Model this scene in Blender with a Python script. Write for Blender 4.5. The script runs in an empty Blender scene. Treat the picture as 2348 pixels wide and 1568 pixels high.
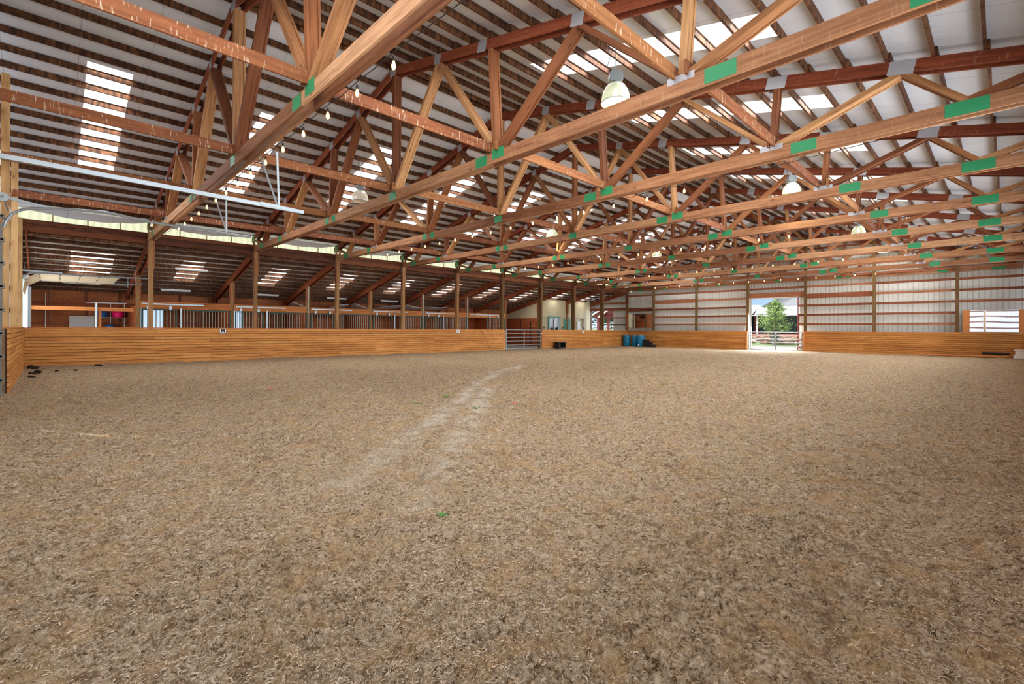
import bpy, bmesh, math, random
import numpy as np
from mathutils import Vector, Matrix
from math import sin, cos, pi, radians, sqrt

S = bpy.context.scene
COL = S.collection

# ------------------------------------------------------------------ camera
yaw, roll = 0.8043, -0.0057
F_ = Vector((cos(yaw), sin(yaw), 0)); R_ = Vector((sin(yaw), -cos(yaw), 0)); U_ = Vector((0, 0, 1))
Rr = R_ * cos(roll) - U_ * sin(roll); Ur = R_ * sin(roll) + U_ * cos(roll)
cd = bpy.data.cameras.new('camera'); cam = bpy.data.objects.new('camera', cd); COL.objects.link(cam)
cam.matrix_world = Matrix(((Rr.x, Ur.x, -F_.x, 0.8585), (Rr.y, Ur.y, -F_.y, -22.787), (Rr.z, Ur.z, -F_.z, 1.3137), (0, 0, 0, 1)))
cd.sensor_width = 36; cd.lens = 1103.04 / 2348 * 36; cd.shift_y = -28.43 / 2348
cd.clip_start = 0.05; cd.clip_end = 600
S.camera = cam

# ------------------------------------------------------------------ render look
S.view_settings.view_transform = 'Standard'; S.view_settings.look = 'None'
S.view_settings.gamma = 1; S.view_settings.use_curve_mapping = False
S.view_settings.exposure = 0.0
cy = S.cycles
cy.use_denoising = True
cy.max_bounces = 5; cy.diffuse_bounces = 3; cy.glossy_bounces = 3; cy.transmission_bounces = 4; cy.transparent_max_bounces = 6
cy.sample_clamp_indirect = 4; cy.caustics_reflective = False; cy.caustics_refractive = False
cy.use_adaptive_sampling = True; cy.adaptive_threshold = 0.02

# ------------------------------------------------------------------ dimensions
B = 3.6576            # bay
W = 23.4774           # clear span
PW = W / 6
HB, ZH, ZR = 4.7283, 5.1854, 7.9386
SL = (ZR - ZH) / (3 * PW)
LEN = 10 * B
CX, CYY = 0.8585, -22.787
def ztop(y):           # centre line of the top chord
    return ZH - SL * y if y > -W / 2 else ZH + SL * (y + W)
def zlean(y): return 4.72 - 0.247 * y     # top edge of the lean-to rafters

# ------------------------------------------------------------------ world, sun, daylight
w = bpy.data.worlds.new('sky'); S.world = w; w.use_nodes = True
nt = w.node_tree; nt.nodes.clear()
tc = nt.nodes.new('ShaderNodeTexCoord'); sp = nt.nodes.new('ShaderNodeSeparateXYZ'); rp = nt.nodes.new('ShaderNodeValToRGB')
bg = nt.nodes.new('ShaderNodeBackground'); ow = nt.nodes.new('ShaderNodeOutputWorld')
nt.links.new(tc.outputs['Generated'], sp.inputs[0]); nt.links.new(sp.outputs['Z'], rp.inputs[0]); nt.links.new(rp.outputs[0], bg.inputs[0]); nt.links.new(bg.outputs[0], ow.inputs[0])
cr = rp.color_ramp; cr.elements[0].position = 0.0; cr.elements[0].color = (0.36, 0.43, 0.50, 1)
cr.elements[1].position = 0.30; cr.elements[1].color = (0.11, 0.23, 0.45, 1)
e = cr.elements.new(0.08); e.color = (0.19, 0.32, 0.49, 1)
e = cr.elements.new(0.6); e.color = (0.78, 0.84, 0.92, 1)
e = cr.elements.new(0.9); e.color = (0.95, 0.97, 1.0, 1)
bg.inputs[1].default_value = 2.0
sd = bpy.data.lights.new('sun', 'SUN'); sd.energy = 5.0; sd.angle = 0.01; sd.color = (1, 0.95, 0.86)
so = bpy.data.objects.new('sun', sd); COL.objects.link(so)
so.rotation_euler = Vector((-0.45, 0.62, 0.95)).to_track_quat('Z', 'Y').to_euler()

def area(name, loc, direction, sx, sy, watts, col=(1, 1, 1), spread=pi):
    d = bpy.data.lights.new(name, 'AREA'); d.shape = 'RECTANGLE'; d.size = sx; d.size_y = sy; d.energy = watts; d.color = col; d.spread = spread
    o = bpy.data.objects.new(name, d); COL.objects.link(o); o.location = loc
    z = -Vector(direction).normalized(); x = Vector((1, 0, 0)) if abs(z.x) < .9 else Vector((0, 1, 0))
    y = z.cross(x).normalized(); x = y.cross(z)
    o.rotation_euler = Matrix((x, y, z)).transposed().to_euler()
    return o
DAY = (0.97, 0.98, 1.0)
for k in range(10):      # daylight coming down through the roof skylights
    x = k * B + 1.88
    for yc in (-5.65, -W + 5.85):
        zz = ztop(yc) + 0.20
        area('skylight_daylight', (x, yc, zz), (0, -SL if yc > -W / 2 else SL, -1), 0.8, 5.0, 160, DAY)
    area('skylight_daylight', (x + .0, 3.7, zlean(3.7) + 0.11), (0, -0.247, -1), 0.8, 2.4, 45, DAY)
# unseen fill lamps added at right side and near end; daylight at the doorways
area('side_fill', (LEN / 2, -W - 0.25, 2.9), (0, 1, 0.16), 33, 2.6, 1900, (.90, .95, 1.0), radians(125))
area('end_fill', (0.02, -18.6, 4.25), (1, 0.15, -0.1), 9.0, 0.8, 190, DAY)
area('doorway_daylight', (LEN + 0.3, -11.45, 1.8), (-1, 0, -0.6), 2.9, 3.0, 1000, (0.85, 0.93, 1.0))
area('doorway_daylight', (LEN + 0.3, 2.9, 1.7), (-1, 0, -0.1), 2.0, 2.6, 50, (0.85, 0.93, 1.0))
area('doorway_daylight', (-0.05, 2.05, 1.6), (1, 0, -0.1), 2.4, 2.8, 160, (0.85, 0.93, 1.0))

# ------------------------------------------------------------------ materials
MATS = {}
def new_mat(name):
    m = bpy.data.materials.new(name); m.use_nodes = True; m.node_tree.nodes.clear(); MATS[name] = m
    return m, m.node_tree
def nd(nt, kind, **kw):
    n = nt.nodes.new(kind)
    for k, v in kw.items():
        if k in ('operation', 'blend_type', 'data_type', 'noise_dimensions', 'feature', 'wave_type', 'bands_direction', 'attribute_name', 'interpolation'): setattr(n, k, v)
        else: n.inputs[k].default_value = v
    return n
def L(nt, a, b): nt.links.new(a, b)
def srgb(r, g, b):
    f = lambda c: (c / 255 / 12.92) if c / 255 <= .04045 else ((c / 255 + .055) / 1.055) ** 2.4
    return (f(r), f(g), f(b), 1)
def principled(nt, rough=0.7, metal=0.0, spec=0.3):
    p = nt.nodes.new('ShaderNodeBsdfPrincipled'); p.inputs['Roughness'].default_value = rough; p.inputs['Metallic'].default_value = metal
    p.inputs['Specular IOR Level'].default_value = spec
    o = nt.nodes.new('ShaderNodeOutputMaterial'); L(nt, p.outputs[0], o.inputs[0])
    return p, o
def ramp(nt, src, stops, interp='LINEAR'):
    r = nt.nodes.new('ShaderNodeValToRGB'); c = r.color_ramp; c.interpolation = interp
    c.elements[0].position, c.elements[0].color = stops[0]
    c.elements[1].position, c.elements[1].color = stops[-1]
    for s in stops[1:-1]:
        e = c.elements.new(s[0]); e.color = s[1]
    L(nt, src, r.inputs[0]); return r.outputs[0]
def mapping(nt, scale=(1, 1, 1), coord='Object', rnd=True):
    t = nt.nodes.new('ShaderNodeTexCoord'); m = nt.nodes.new('ShaderNodeMapping'); m.inputs['Scale'].default_value = scale
    L(nt, t.outputs[coord], m.inputs[0])
    if rnd:
        oi = nt.nodes.new('ShaderNodeObjectInfo'); mm = nd(nt, 'ShaderNodeMath', operation='MULTIPLY'); mm.inputs[1].default_value = 37.0
        L(nt, oi.outputs['Random'], mm.inputs[0]); cb = nt.nodes.new('ShaderNodeCombineXYZ')
        for i in range(3): L(nt, mm.outputs[0], cb.inputs[i])
        L(nt, cb.outputs[0], m.inputs['Location'])
    return m.outputs[0]
def mix(nt, fac, a, b, mode='MIX'):
    m = nt.nodes.new('ShaderNodeMix'); m.data_type = 'RGBA'; m.blend_type = mode
    for v, i in ((fac, 0), (a, 6), (b, 7)):
        if hasattr(v, 'node'): L(nt, v, m.inputs[i])
        else: m.inputs[i].default_value = v
    return m.outputs[2]
def noise(nt, vec, scale, detail=3, rough=0.55, dist=0.0):
    n = nd(nt, 'ShaderNodeTexNoise', Scale=scale, Detail=detail, Roughness=rough, Distortion=dist); L(nt, vec, n.inputs['Vector']); return n.outputs['Fac']
def bump(nt, h, strength, dist, target):
    b = nd(nt, 'ShaderNodeBump', Strength=strength, Distance=dist); L(nt, h, b.inputs['Height']); L(nt, b.outputs[0], target.inputs['Normal'])
def math_(nt, op, a, b=None):
    m = nt.nodes.new('ShaderNodeMath'); m.operation = op
    for i, v in enumerate((a, b)):
        if v is None: continue
        if hasattr(v, 'node'): L(nt, v, m.inputs[i])
        else: m.inputs[i].default_value = v
    return m.outputs[0]

def wood(name, c_lo, c_mid, c_hi, dark=0.55, grain=(1.2, 22, 22), drips=0.0, knots=True, var=0.5, rough=0.75, stains=0.0):
    """boards: grain runs along the local X of each board; tone varies from board to board"""
    m, nt = new_mat(name); p, o = principled(nt, rough)
    v = mapping(nt, grain)
    n1 = noise(nt, v, 1.0, 4, 0.6, 0.6)
    v2 = mapping(nt, (0.6, 2.0, 2.0)); n2 = noise(nt, v2, 0.9, 2)
    oi = nt.nodes.new('ShaderNodeObjectInfo')
    t = math_(nt, 'ADD', math_(nt, 'MULTIPLY', oi.outputs['Random'], var), math_(nt, 'MULTIPLY', n2, 1 - var))
    base = ramp(nt, t, [(0.15, c_lo), (0.5, c_mid), (0.85, c_hi)])
    g = ramp(nt, n1, [(0.30, (dark, dark * .9, dark * .8, 1)), (0.62, (1, 1, 1, 1))])
    col = mix(nt, 1.0, base, g, 'MULTIPLY')
    if knots:
        vk = nt.nodes.new('ShaderNodeTexVoronoi'); vk.inputs['Scale'].default_value = 1.0
        L(nt, mapping(nt, (1.6, 6, 6)), vk.inputs['Vector'])
        kf = ramp(nt, vk.outputs['Distance'], [(0.05, (1, 1, 1, 1)), (0.13, (0, 0, 0, 1))])
        col = mix(nt, math_(nt, 'MULTIPLY', kf, 0.75), col, (c_lo[0] * .25, c_lo[1] * .25, c_lo[2] * .25, 1))
    if stains:
        ns = noise(nt, mapping(nt, (9.0, 0.6, 2.0)), 1.6, 3, 0.6)
        sf = ramp(nt, ns, [(0.42, (0, 0, 0, 1)), (0.60, (1, 1, 1, 1))])
        col = mix(nt, math_(nt, 'MULTIPLY', sf, stains), col, (c_lo[0] * .22, c_lo[1] * .2, c_lo[2] * .18, 1))
    if drips:
        nn = noise(nt, mapping(nt, (38, 38, 6.0)), 1.0, 3, 0.6)
        df = ramp(nt, nn, [(0.60, (0, 0, 0, 1)), (0.68, (1, 1, 1, 1))])
        col = mix(nt, math_(nt, 'MULTIPLY', df, drips), col, (0.75, 0.62, 0.45, 1))
    L(nt, col, p.inputs['Base Color']); bump(nt, n1, 0.25, 0.01, p)
    return m
M_chord = wood('chord_lumber', srgb(132, 82, 52), srgb(170, 120, 84), srgb(200, 154, 114), drips=0.12, var=0.55)
M_web = wood('web_lumber', srgb(116, 66, 38), srgb(148, 92, 54), srgb(190, 142, 96), var=0.75)
M_top = wood('top_chord_lumber', srgb(112, 52, 32), srgb(136, 66, 40), srgb(158, 84, 52), var=0.5, drips=0.12)
M_brace = wood('brace_lumber', srgb(108, 58, 34), srgb(136, 80, 46), srgb(160, 108, 64), drips=0.5, var=0.6)
M_purlin = wood('purlin_lumber', srgb(92, 54, 30), srgb(112, 70, 40), srgb(134, 88, 52), grain=(14, 3, 3), dark=0.3, knots=False, stains=0.8, var=.4)
M_post = wood('post_lumber', srgb(122, 86, 50), srgb(154, 112, 68), srgb(176, 136, 90), var=0.4, grain=(1.0, 14, 14), dark=.6)
M_postf = wood('shaded_post_lumber', srgb(92, 66, 34), srgb(112, 82, 46), srgb(128, 98, 58), var=0.4, grain=(1.0, 14, 14), dark=.6)  # same wood as the other posts, far-end shade put into the colour
M_postn = wood('pale_post_lumber', srgb(186, 142, 92), srgb(206, 166, 112), srgb(222, 186, 134), var=0.4, grain=(1.0, 14, 14), dark=.7)
M_girt = wood('girt_lumber', srgb(112, 58, 36), srgb(142, 80, 52), srgb(172, 112, 80), var=0.8)
M_rafter = wood('rafter_lumber', srgb(128, 62, 34), srgb(152, 78, 44), srgb(172, 96, 58), var=0.5)
M_dheader = wood('dark_header_lumber', srgb(84, 46, 28), srgb(116, 64, 38), srgb(146, 86, 54), var=.5)
M_header = wood('stall_header_lumber', srgb(188, 112, 58), srgb(208, 130, 70), srgb(222, 150, 88), var=0.5)
M_osb = wood('osb_panel', srgb(128, 72, 42), srgb(166, 98, 56), srgb(200, 134, 86), grain=(18, 18, 18), knots=False, dark=.6, var=.1)

def plank_wall(name, c_lo, c_mid, c_hi, pitch, axis='X', joint=1.83):
    """horizontal planks: courses along Z, butt joints along one axis"""
    m, nt = new_mat(name); p, o = principled(nt, 0.65)
    t = nt.nodes.new('ShaderNodeTexCoord'); s = nt.nodes.new('ShaderNodeSeparateXYZ'); L(nt, t.outputs['Object'], s.inputs[0])
    z = math_(nt, 'DIVIDE', s.outputs['Z'], pitch); row = math_(nt, 'FLOOR', z); fr = math_(nt, 'FRACT', z)
    off = math_(nt, 'FRACT', math_(nt, 'MULTIPLY', row, 0.377))
    x = math_(nt, 'ADD', math_(nt, 'DIVIDE', s.outputs[axis], joint * 2), math_(nt, 'MULTIPLY', math_(nt, 'ROUND', off), 0.5)); brd = math_(nt, 'FLOOR', x)
    cb = nt.nodes.new('ShaderNodeCombineXYZ'); L(nt, row, cb.inputs[0]); L(nt, brd, cb.inputs[1])
    wn = nt.nodes.new('ShaderNodeTexWhiteNoise'); L(nt, cb.outputs[0], wn.inputs[0])
    mp = nt.nodes.new('ShaderNodeMapping'); mp.inputs['Scale'].default_value = (1.3, 1.3, 26); L(nt, t.outputs['Object'], mp.inputs[0])
    n1 = noise(nt, mp.outputs[0], 1.0, 4, .6, .8)
    mp2 = nt.nodes.new('ShaderNodeMapping'); mp2.inputs['Scale'].default_value = (.8, .8, .8); L(nt, t.outputs['Object'], mp2.inputs[0])
    n2 = noise(nt, mp2.outputs[0], 1.0, 3, .6)
    tt = math_(nt, 'ADD', math_(nt, 'MULTIPLY', wn.outputs[0], .4), math_(nt, 'MULTIPLY', n2, .6))
    base = ramp(nt, tt, [(0.2, c_lo), (0.5, c_mid), (0.8, c_hi)])
    col = mix(nt, 1.0, base, ramp(nt, n1, [(0.3, (.62, .52, .42, 1)), (0.6, (1, 1, 1, 1))]), 'MULTIPLY')
    vk = nt.nodes.new('ShaderNodeTexVoronoi'); mp3 = nt.nodes.new('ShaderNodeMapping'); mp3.inputs['Scale'].default_value = (2.2, 2.2, 7.3)
    L(nt, t.outputs['Object'], mp3.inputs[0]); L(nt, mp3.outputs[0], vk.inputs['Vector']); vk.inputs['Scale'].default_value = 1
    col = mix(nt, math_(nt, 'MULTIPLY', ramp(nt, vk.outputs['Distance'], [(0.04, (1, 1, 1, 1)), (0.11, (0, 0, 0, 1))]), .8), col, (.12, .05, .02, 1))
    L(nt, col, p.inputs['Base Color']); bump(nt, n1, 0.2, .01, p)
    return m
M_kick = plank_wall('kick_planks', srgb(182, 116, 52), srgb(204, 138, 68), srgb(222, 158, 88), 0.1075)
M_kicky = plank_wall('kick_planks_end', srgb(182, 116, 52), srgb(204, 138, 68), srgb(222, 158, 88), 0.1075, 'Y')
M_stallwood = plank_wall('stall_planks', srgb(150, 76, 40), srgb(172, 92, 50), srgb(190, 110, 62), 0.14, 'X')

def ribbed(name, col_, axis='X', pitch=0.2286, ribw=.12, dark=.72, rough=.45, metal=0.0, stain=0.0):
    m, nt = new_mat(name); p, o = principled(nt, rough, metal)
    t = nt.nodes.new('ShaderNodeTexCoord'); s = nt.nodes.new('ShaderNodeSeparateXYZ'); L(nt, t.outputs['Object'], s.inputs[0])
    fr = math_(nt, 'FRACT', math_(nt, 'DIVIDE', s.outputs[axis], pitch))
    d = math_(nt, 'ABSOLUTE', math_(nt, 'SUBTRACT', fr, .5))
    rib = ramp(nt, d, [(0.5 - ribw, (0, 0, 0, 1)), (0.5 - ribw * .45, (1, 1, 1, 1))])
    line = ramp(nt, d, [(0.475, (0, 0, 0, 1)), (0.485, (1, 1, 1, 1))])
    mp = nt.nodes.new('ShaderNodeMapping'); mp.inputs['Scale'].default_value = (.7, .7, .7); L(nt, t.outputs['Object'], mp.inputs[0])
    n = noise(nt, mp.outputs[0], 1.0, 4, .6)
    c = mix(nt, line, col_, (col_[0] * dark, col_[1] * dark, col_[2] * dark, 1))
    c = mix(nt, math_(nt, 'MULTIPLY', n, .28), c, (col_[0] * .68, col_[1] * .62, col_[2] * .55, 1))
    L(nt, c, p.inputs['Base Color']); bump(nt, rib, .8, .02, p)
    return m
M_siding = ribbed('white_siding', srgb(218, 217, 208), 'Y', dark=.42)
M_siding_x = ribbed('white_siding_x', srgb(226, 220, 206), 'X', dark=.5)
M_cream = ribbed('cream_siding', srgb(208, 192, 156), 'X', pitch=.2, dark=.72)
M_creamy = ribbed('cream_siding_y', srgb(208, 192, 156), 'Y', pitch=.2, dark=.72)
M_greenwall = ribbed('green_siding', srgb(96, 116, 100), 'Y', pitch=.4, dark=.6)
M_greywall = ribbed('grey_clapboard', srgb(176, 176, 178), 'Z', pitch=.15, dark=.8)
M_whiteroof = ribbed('white_metal_roof', srgb(236, 240, 244), 'Y', pitch=.4, dark=.85, rough=.35)

def liner(name, c):
    m, nt = new_mat(name); p, o = principled(nt, .55)
    v = mapping(nt, (9, 0.5, .5), rnd=False); n = noise(nt, v, 1.2, 4, .65, .7)
    v2 = mapping(nt, (.5, .5, .5), rnd=False); n2 = noise(nt, v2, 1.0, 3)
    t = nt.nodes.new('ShaderNodeTexCoord'); s = nt.nodes.new('ShaderNodeSeparateXYZ'); L(nt, t.outputs['Object'], s.inputs[0])
    fr = math_(nt, 'ABSOLUTE', math_(nt, 'SUBTRACT', math_(nt, 'FRACT', math_(nt, 'DIVIDE', s.outputs['X'], 1.2192)), .5))
    seam = ramp(nt, fr, [(0.4955, (0, 0, 0, 1)), (0.4975, (1, 1, 1, 1))])
    col = mix(nt, ramp(nt, n2, [(.3, (0, 0, 0, 1)), (.75, (1, 1, 1, 1))]), c, (c[0] * .80, c[1] * .77, c[2] * .74, 1))
    col = mix(nt, math_(nt, 'MULTIPLY', seam, .7), col, (.08, .08, .09, 1))
    L(nt, col, p.inputs['Base Color'])
    b = bump(nt, n, .5, .03, p)
    return m
M_liner = liner('roof_liner', srgb(214, 217, 224))
M_liner2 = liner('lean_roof_liner', srgb(214, 206, 200))

def translucent(name, c, axis='X', pitch=.066, speck=.5, rough=.4, ribs=.25):
    m, nt = new_mat(name)
    o = nt.nodes.new('ShaderNodeOutputMaterial')
    t = nt.nodes.new('ShaderNodeTexCoord'); s = nt.nodes.new('ShaderNodeSeparateXYZ'); L(nt, t.outputs['Object'], s.inputs[0])
    wv = math_(nt, 'SINE', math_(nt, 'MULTIPLY', s.outputs[axis], 2 * pi / pitch))
    wf = ramp(nt, math_(nt, 'MULTIPLY_ADD', wv, .5), [(0, (1 - ribs, 1 - ribs, 1 - ribs, 1)), (1, (1, 1, 1, 1))])
    mp = nt.nodes.new('ShaderNodeMapping'); mp.inputs['Scale'].default_value = (1, 1, 1); L(nt, t.outputs['Object'], mp.inputs[0])
    n = noise(nt, mp.outputs[0], 45, 2, .6); nb = noise(nt, mp.outputs[0], 1.6, 2, .5)
    sf = math_(nt, 'MULTIPLY', ramp(nt, n, [(.58, (0, 0, 0, 1)), (.66, (1, 1, 1, 1))]), math_(nt, 'MULTIPLY', ramp(nt, nb, [(.42, (0, 0, 0, 1)), (.6, (1, 1, 1, 1))]), speck))
    col = mix(nt, 1, c, wf, 'MULTIPLY'); col = mix(nt, sf, col, (.12, .1, .08, 1))
    tr = nt.nodes.new('ShaderNodeBsdfTranslucent'); L(nt, col, tr.inputs[0])
    df = nt.nodes.new('ShaderNodeBsdfDiffuse'); L(nt, col, df.inputs[0])
    mx = nt.nodes.new('ShaderNodeMixShader'); mx.inputs[0].default_value = .2
    L(nt, tr.outputs[0], mx.inputs[1]); L(nt, df.outputs[0], mx.inputs[2]); L(nt, mx.outputs[0], o.inputs[0])
    return m
M_sky = translucent('skylight_sheet', (0.80, .79, .74, 1), pitch=.13, speck=.75, ribs=.32)
M_clere = translucent('clerestory_sheet', (0.86, .88, .72, 1), speck=0, pitch=.23, ribs=.12)
M_fibre = translucent('translucent_siding', (0.97, .98, 1, 1), axis='Y', speck=0, pitch=.23, ribs=.1)

def plain(name, c, rough=.5, metal=0.0, spec=.4, var=.12, scale=3.0):
    m, nt = new_mat(name); p, o = principled(nt, rough, metal, spec)
    n = noise(nt, mapping(nt, (1, 1, 1)), scale, 3, .6)
    L(nt, mix(nt, math_(nt, 'MULTIPLY', n, var * 2), c, (c[0] * .6, c[1] * .6, c[2] * .6, 1)), p.inputs['Base Color'])
    return m
M_green = plain('green_nail_plate', srgb(44, 138, 88), .5, var=.2, scale=9)
M_grey = plain('galvanised_nail_plate', srgb(178, 178, 184), .45, .35, var=.2, scale=9)
M_galv = plain('galvanised_steel', srgb(160, 168, 172), .42, .6)
M_galvd = plain('weathered_steel', srgb(126, 124, 118), .5, .4, var=.3)
M_black = plain('black_plastic', srgb(22, 22, 22), .6)
M_dark = plain('dark_green_steel', srgb(36, 66, 50), .5)
M_bar = plain('grill_bar_steel', srgb(150, 156, 140), .4, .3)
M_white = plain('white_paint', srgb(236, 236, 232), .5)
M_pink = plain('pink_plastic', srgb(244, 24, 110), .35)
M_blue = plain('blue_plastic_tub', srgb(18, 74, 130), .4)
M_barrel = plain('blue_barrel_plastic', srgb(20, 116, 156), .4, var=.15)
M_dung = plain('manure', srgb(40, 26, 20), .9, var=.4, scale=20)
M_teal = plain('teal_paint', srgb(96, 158, 144), .5)
M_redpaint = plain('barn_red_paint', srgb(138, 62, 58), .6)
M_whiteboard = plain('grey_white_board', srgb(198, 194, 188), .6, var=.2)
M_doorin = plain('door_panel_inside', srgb(226, 206, 172), .6)
M_fabric = plain('grey_cloth', srgb(196, 184, 176), .9)
M_rope = plain('rope', srgb(92, 72, 58), .9)
M_yellow = plain('yellow_label', srgb(222, 214, 60), .5)
M_cord = plain('black_cord', srgb(30, 26, 24), .6)
M_bark = plain('bark', srgb(98, 82, 66), .9)
M_leaf = plain('leaves', srgb(168, 196, 118), .6, var=.5, scale=2)
M_leafd = plain('far_leaves', srgb(86, 118, 78), .7, var=.5, scale=1)
M_rock = plain('boulder_stone', srgb(176, 146, 124), .9, var=.7, scale=4)
M_gravel = plain('gravel_ground', srgb(172, 168, 164), .95, var=.2, scale=6)
M_lawn = plain('lawn', srgb(128, 150, 98), .95, var=.3, scale=5)
M_mulch = plain('red_mulch', srgb(150, 86, 66), .95, var=.3, scale=6)
M_concrete = plain('concrete', srgb(150, 138, 124), .9, var=.3, scale=2)
M_darkglass = plain('dark_glass', srgb(26, 28, 30), .08, 0, .8)
M_void2 = plain('dark_backing_board', srgb(60, 34, 18), .9)
M_void = plain('dark_interior', srgb(30, 32, 36), .9)
M_grass = plain('grass_blade', srgb(78, 128, 44), .7, var=.3)
M_leafred = plain('orange_leaf', srgb(196, 92, 60), .7)

def emit(name, c, s):
    m, nt = new_mat(name); o = nt.nodes.new('ShaderNodeOutputMaterial'); e = nt.nodes.new('ShaderNodeEmission')
    e.inputs[0].default_value = c; e.inputs[1].default_value = s; L(nt, e.outputs[0], o.inputs[0]); return m
M_fil = emit('lit_filament', (1, .55, .18, 1), 30)
M_lampbulb = emit('lit_mercury_bulb', (1, 1, .78, 1), 5)
def glassy(name, c, trans, emis=None, es=0, rough=.15):
    m, nt = new_mat(name); o = nt.nodes.new('ShaderNodeOutputMaterial')
    t = nt.nodes.new('ShaderNodeBsdfTransparent'); t.inputs[0].default_value = (1, 1, 1, 1)
    g = nt.nodes.new('ShaderNodeBsdfPrincipled'); g.inputs['Base Color'].default_value = c; g.inputs['Roughness'].default_value = rough
    if emis: g.inputs['Emission Color'].default_value = emis; g.inputs['Emission Strength'].default_value = es
    mx = nt.nodes.new('ShaderNodeMixShader'); mx.inputs[0].default_value = 1 - trans
    L(nt, t.outputs[0], mx.inputs[1]); L(nt, g.outputs[0], mx.inputs[2]); L(nt, mx.outputs[0], o.inputs[0]); return m
M_bulbglass = glassy('bulb_glass', (1, .8, .5, 1), .45, (1, .50, .16, 1), 1.6)
M_shade = glassy('prismatic_lit_shade', (.60, .64, .52, 1), .30, (.95, 1, .62, 1), .32)
M_shade_off = glassy('unlit_shade', (.86, .78, .62, 1), .12)
M_pane = glassy('window_pane', (.4, .45, .48, 1), .7)
def mirror(name):
    m, nt = new_mat(name); p, o = principled(nt, .02, 1.0); p.inputs['Base Color'].default_value = (.92, .93, .93, 1)
    n = noise(nt, mapping(nt, (1, 1, 1), rnd=False), .8, 0, .4); bump(nt, n, .05, .03, p); return m
M_mirror = mirror('arena_mirror')

# floor material: tan sand with shredded fibre
def floor_mat():
    m, nt = new_mat('sand_and_fibre'); p, o = principled(nt, .95, 0, .1)
    t = nt.nodes.new('ShaderNodeTexCoord'); P = t.outputs['Object']
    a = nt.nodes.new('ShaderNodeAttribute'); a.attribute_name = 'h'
    d = nt.nodes.new('ShaderNodeAttribute'); d.attribute_name = 'dust'
    n1 = noise(nt, P, 26, 5, .75, 1.4); n2 = noise(nt, P, .35, 3, .6); n3 = noise(nt, P, 85, 3, .65, .8); n4 = noise(nt, P, 3.2, 4, .65, .8); n5 = noise(nt, P, 9, 3, .6, .8)
    c = ramp(nt, n1, [(.38, srgb(104, 76, 50)), (.455, srgb(196, 164, 128)), (.56, srgb(230, 202, 168)), (.68, srgb(250, 232, 208))])
    c = mix(nt, ramp(nt, n4, [(.50, (0, 0, 0, 1)), (.62, (.55, .55, .55, 1))]), c, srgb(222, 178, 124))
    c = mix(nt, ramp(nt, n5, [(.54, (0, 0, 0, 1)), (.66, (.6, .6, .6, 1))]), c, srgb(148, 116, 84))
    c = mix(nt, ramp(nt, a.outputs['Fac'], [(.12, (.85, .85, .85, 1)), (.36, (0, 0, 0, 1))]), c, srgb(98, 70, 46))  # low gaps between clods painted darker, as shade in the relief
    
    c = mix(nt, ramp(nt, n3, [(.60, (0, 0, 0, 1)), (.68, (.8, .8, .8, 1))]), c, srgb(88, 64, 42))
    c = mix(nt, math_(nt, 'MULTIPLY', d.outputs['Fac'], .62), c, srgb(250, 236, 216))
    L(nt, c, p.inputs['Base Color'])
    bb = math_(nt, 'ADD', math_(nt, 'MULTIPLY', n1, 1.0), math_(nt, 'ADD', math_(nt, 'MULTIPLY', n3, .35), math_(nt, 'MULTIPLY', n5, 1.4)))
    bump(nt, bb, 1.0, .07, p)
    return m
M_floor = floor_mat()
M_shred = plain('felt_shred', srgb(226, 200, 170), .95, 0, .1, var=1.0, scale=7)

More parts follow.
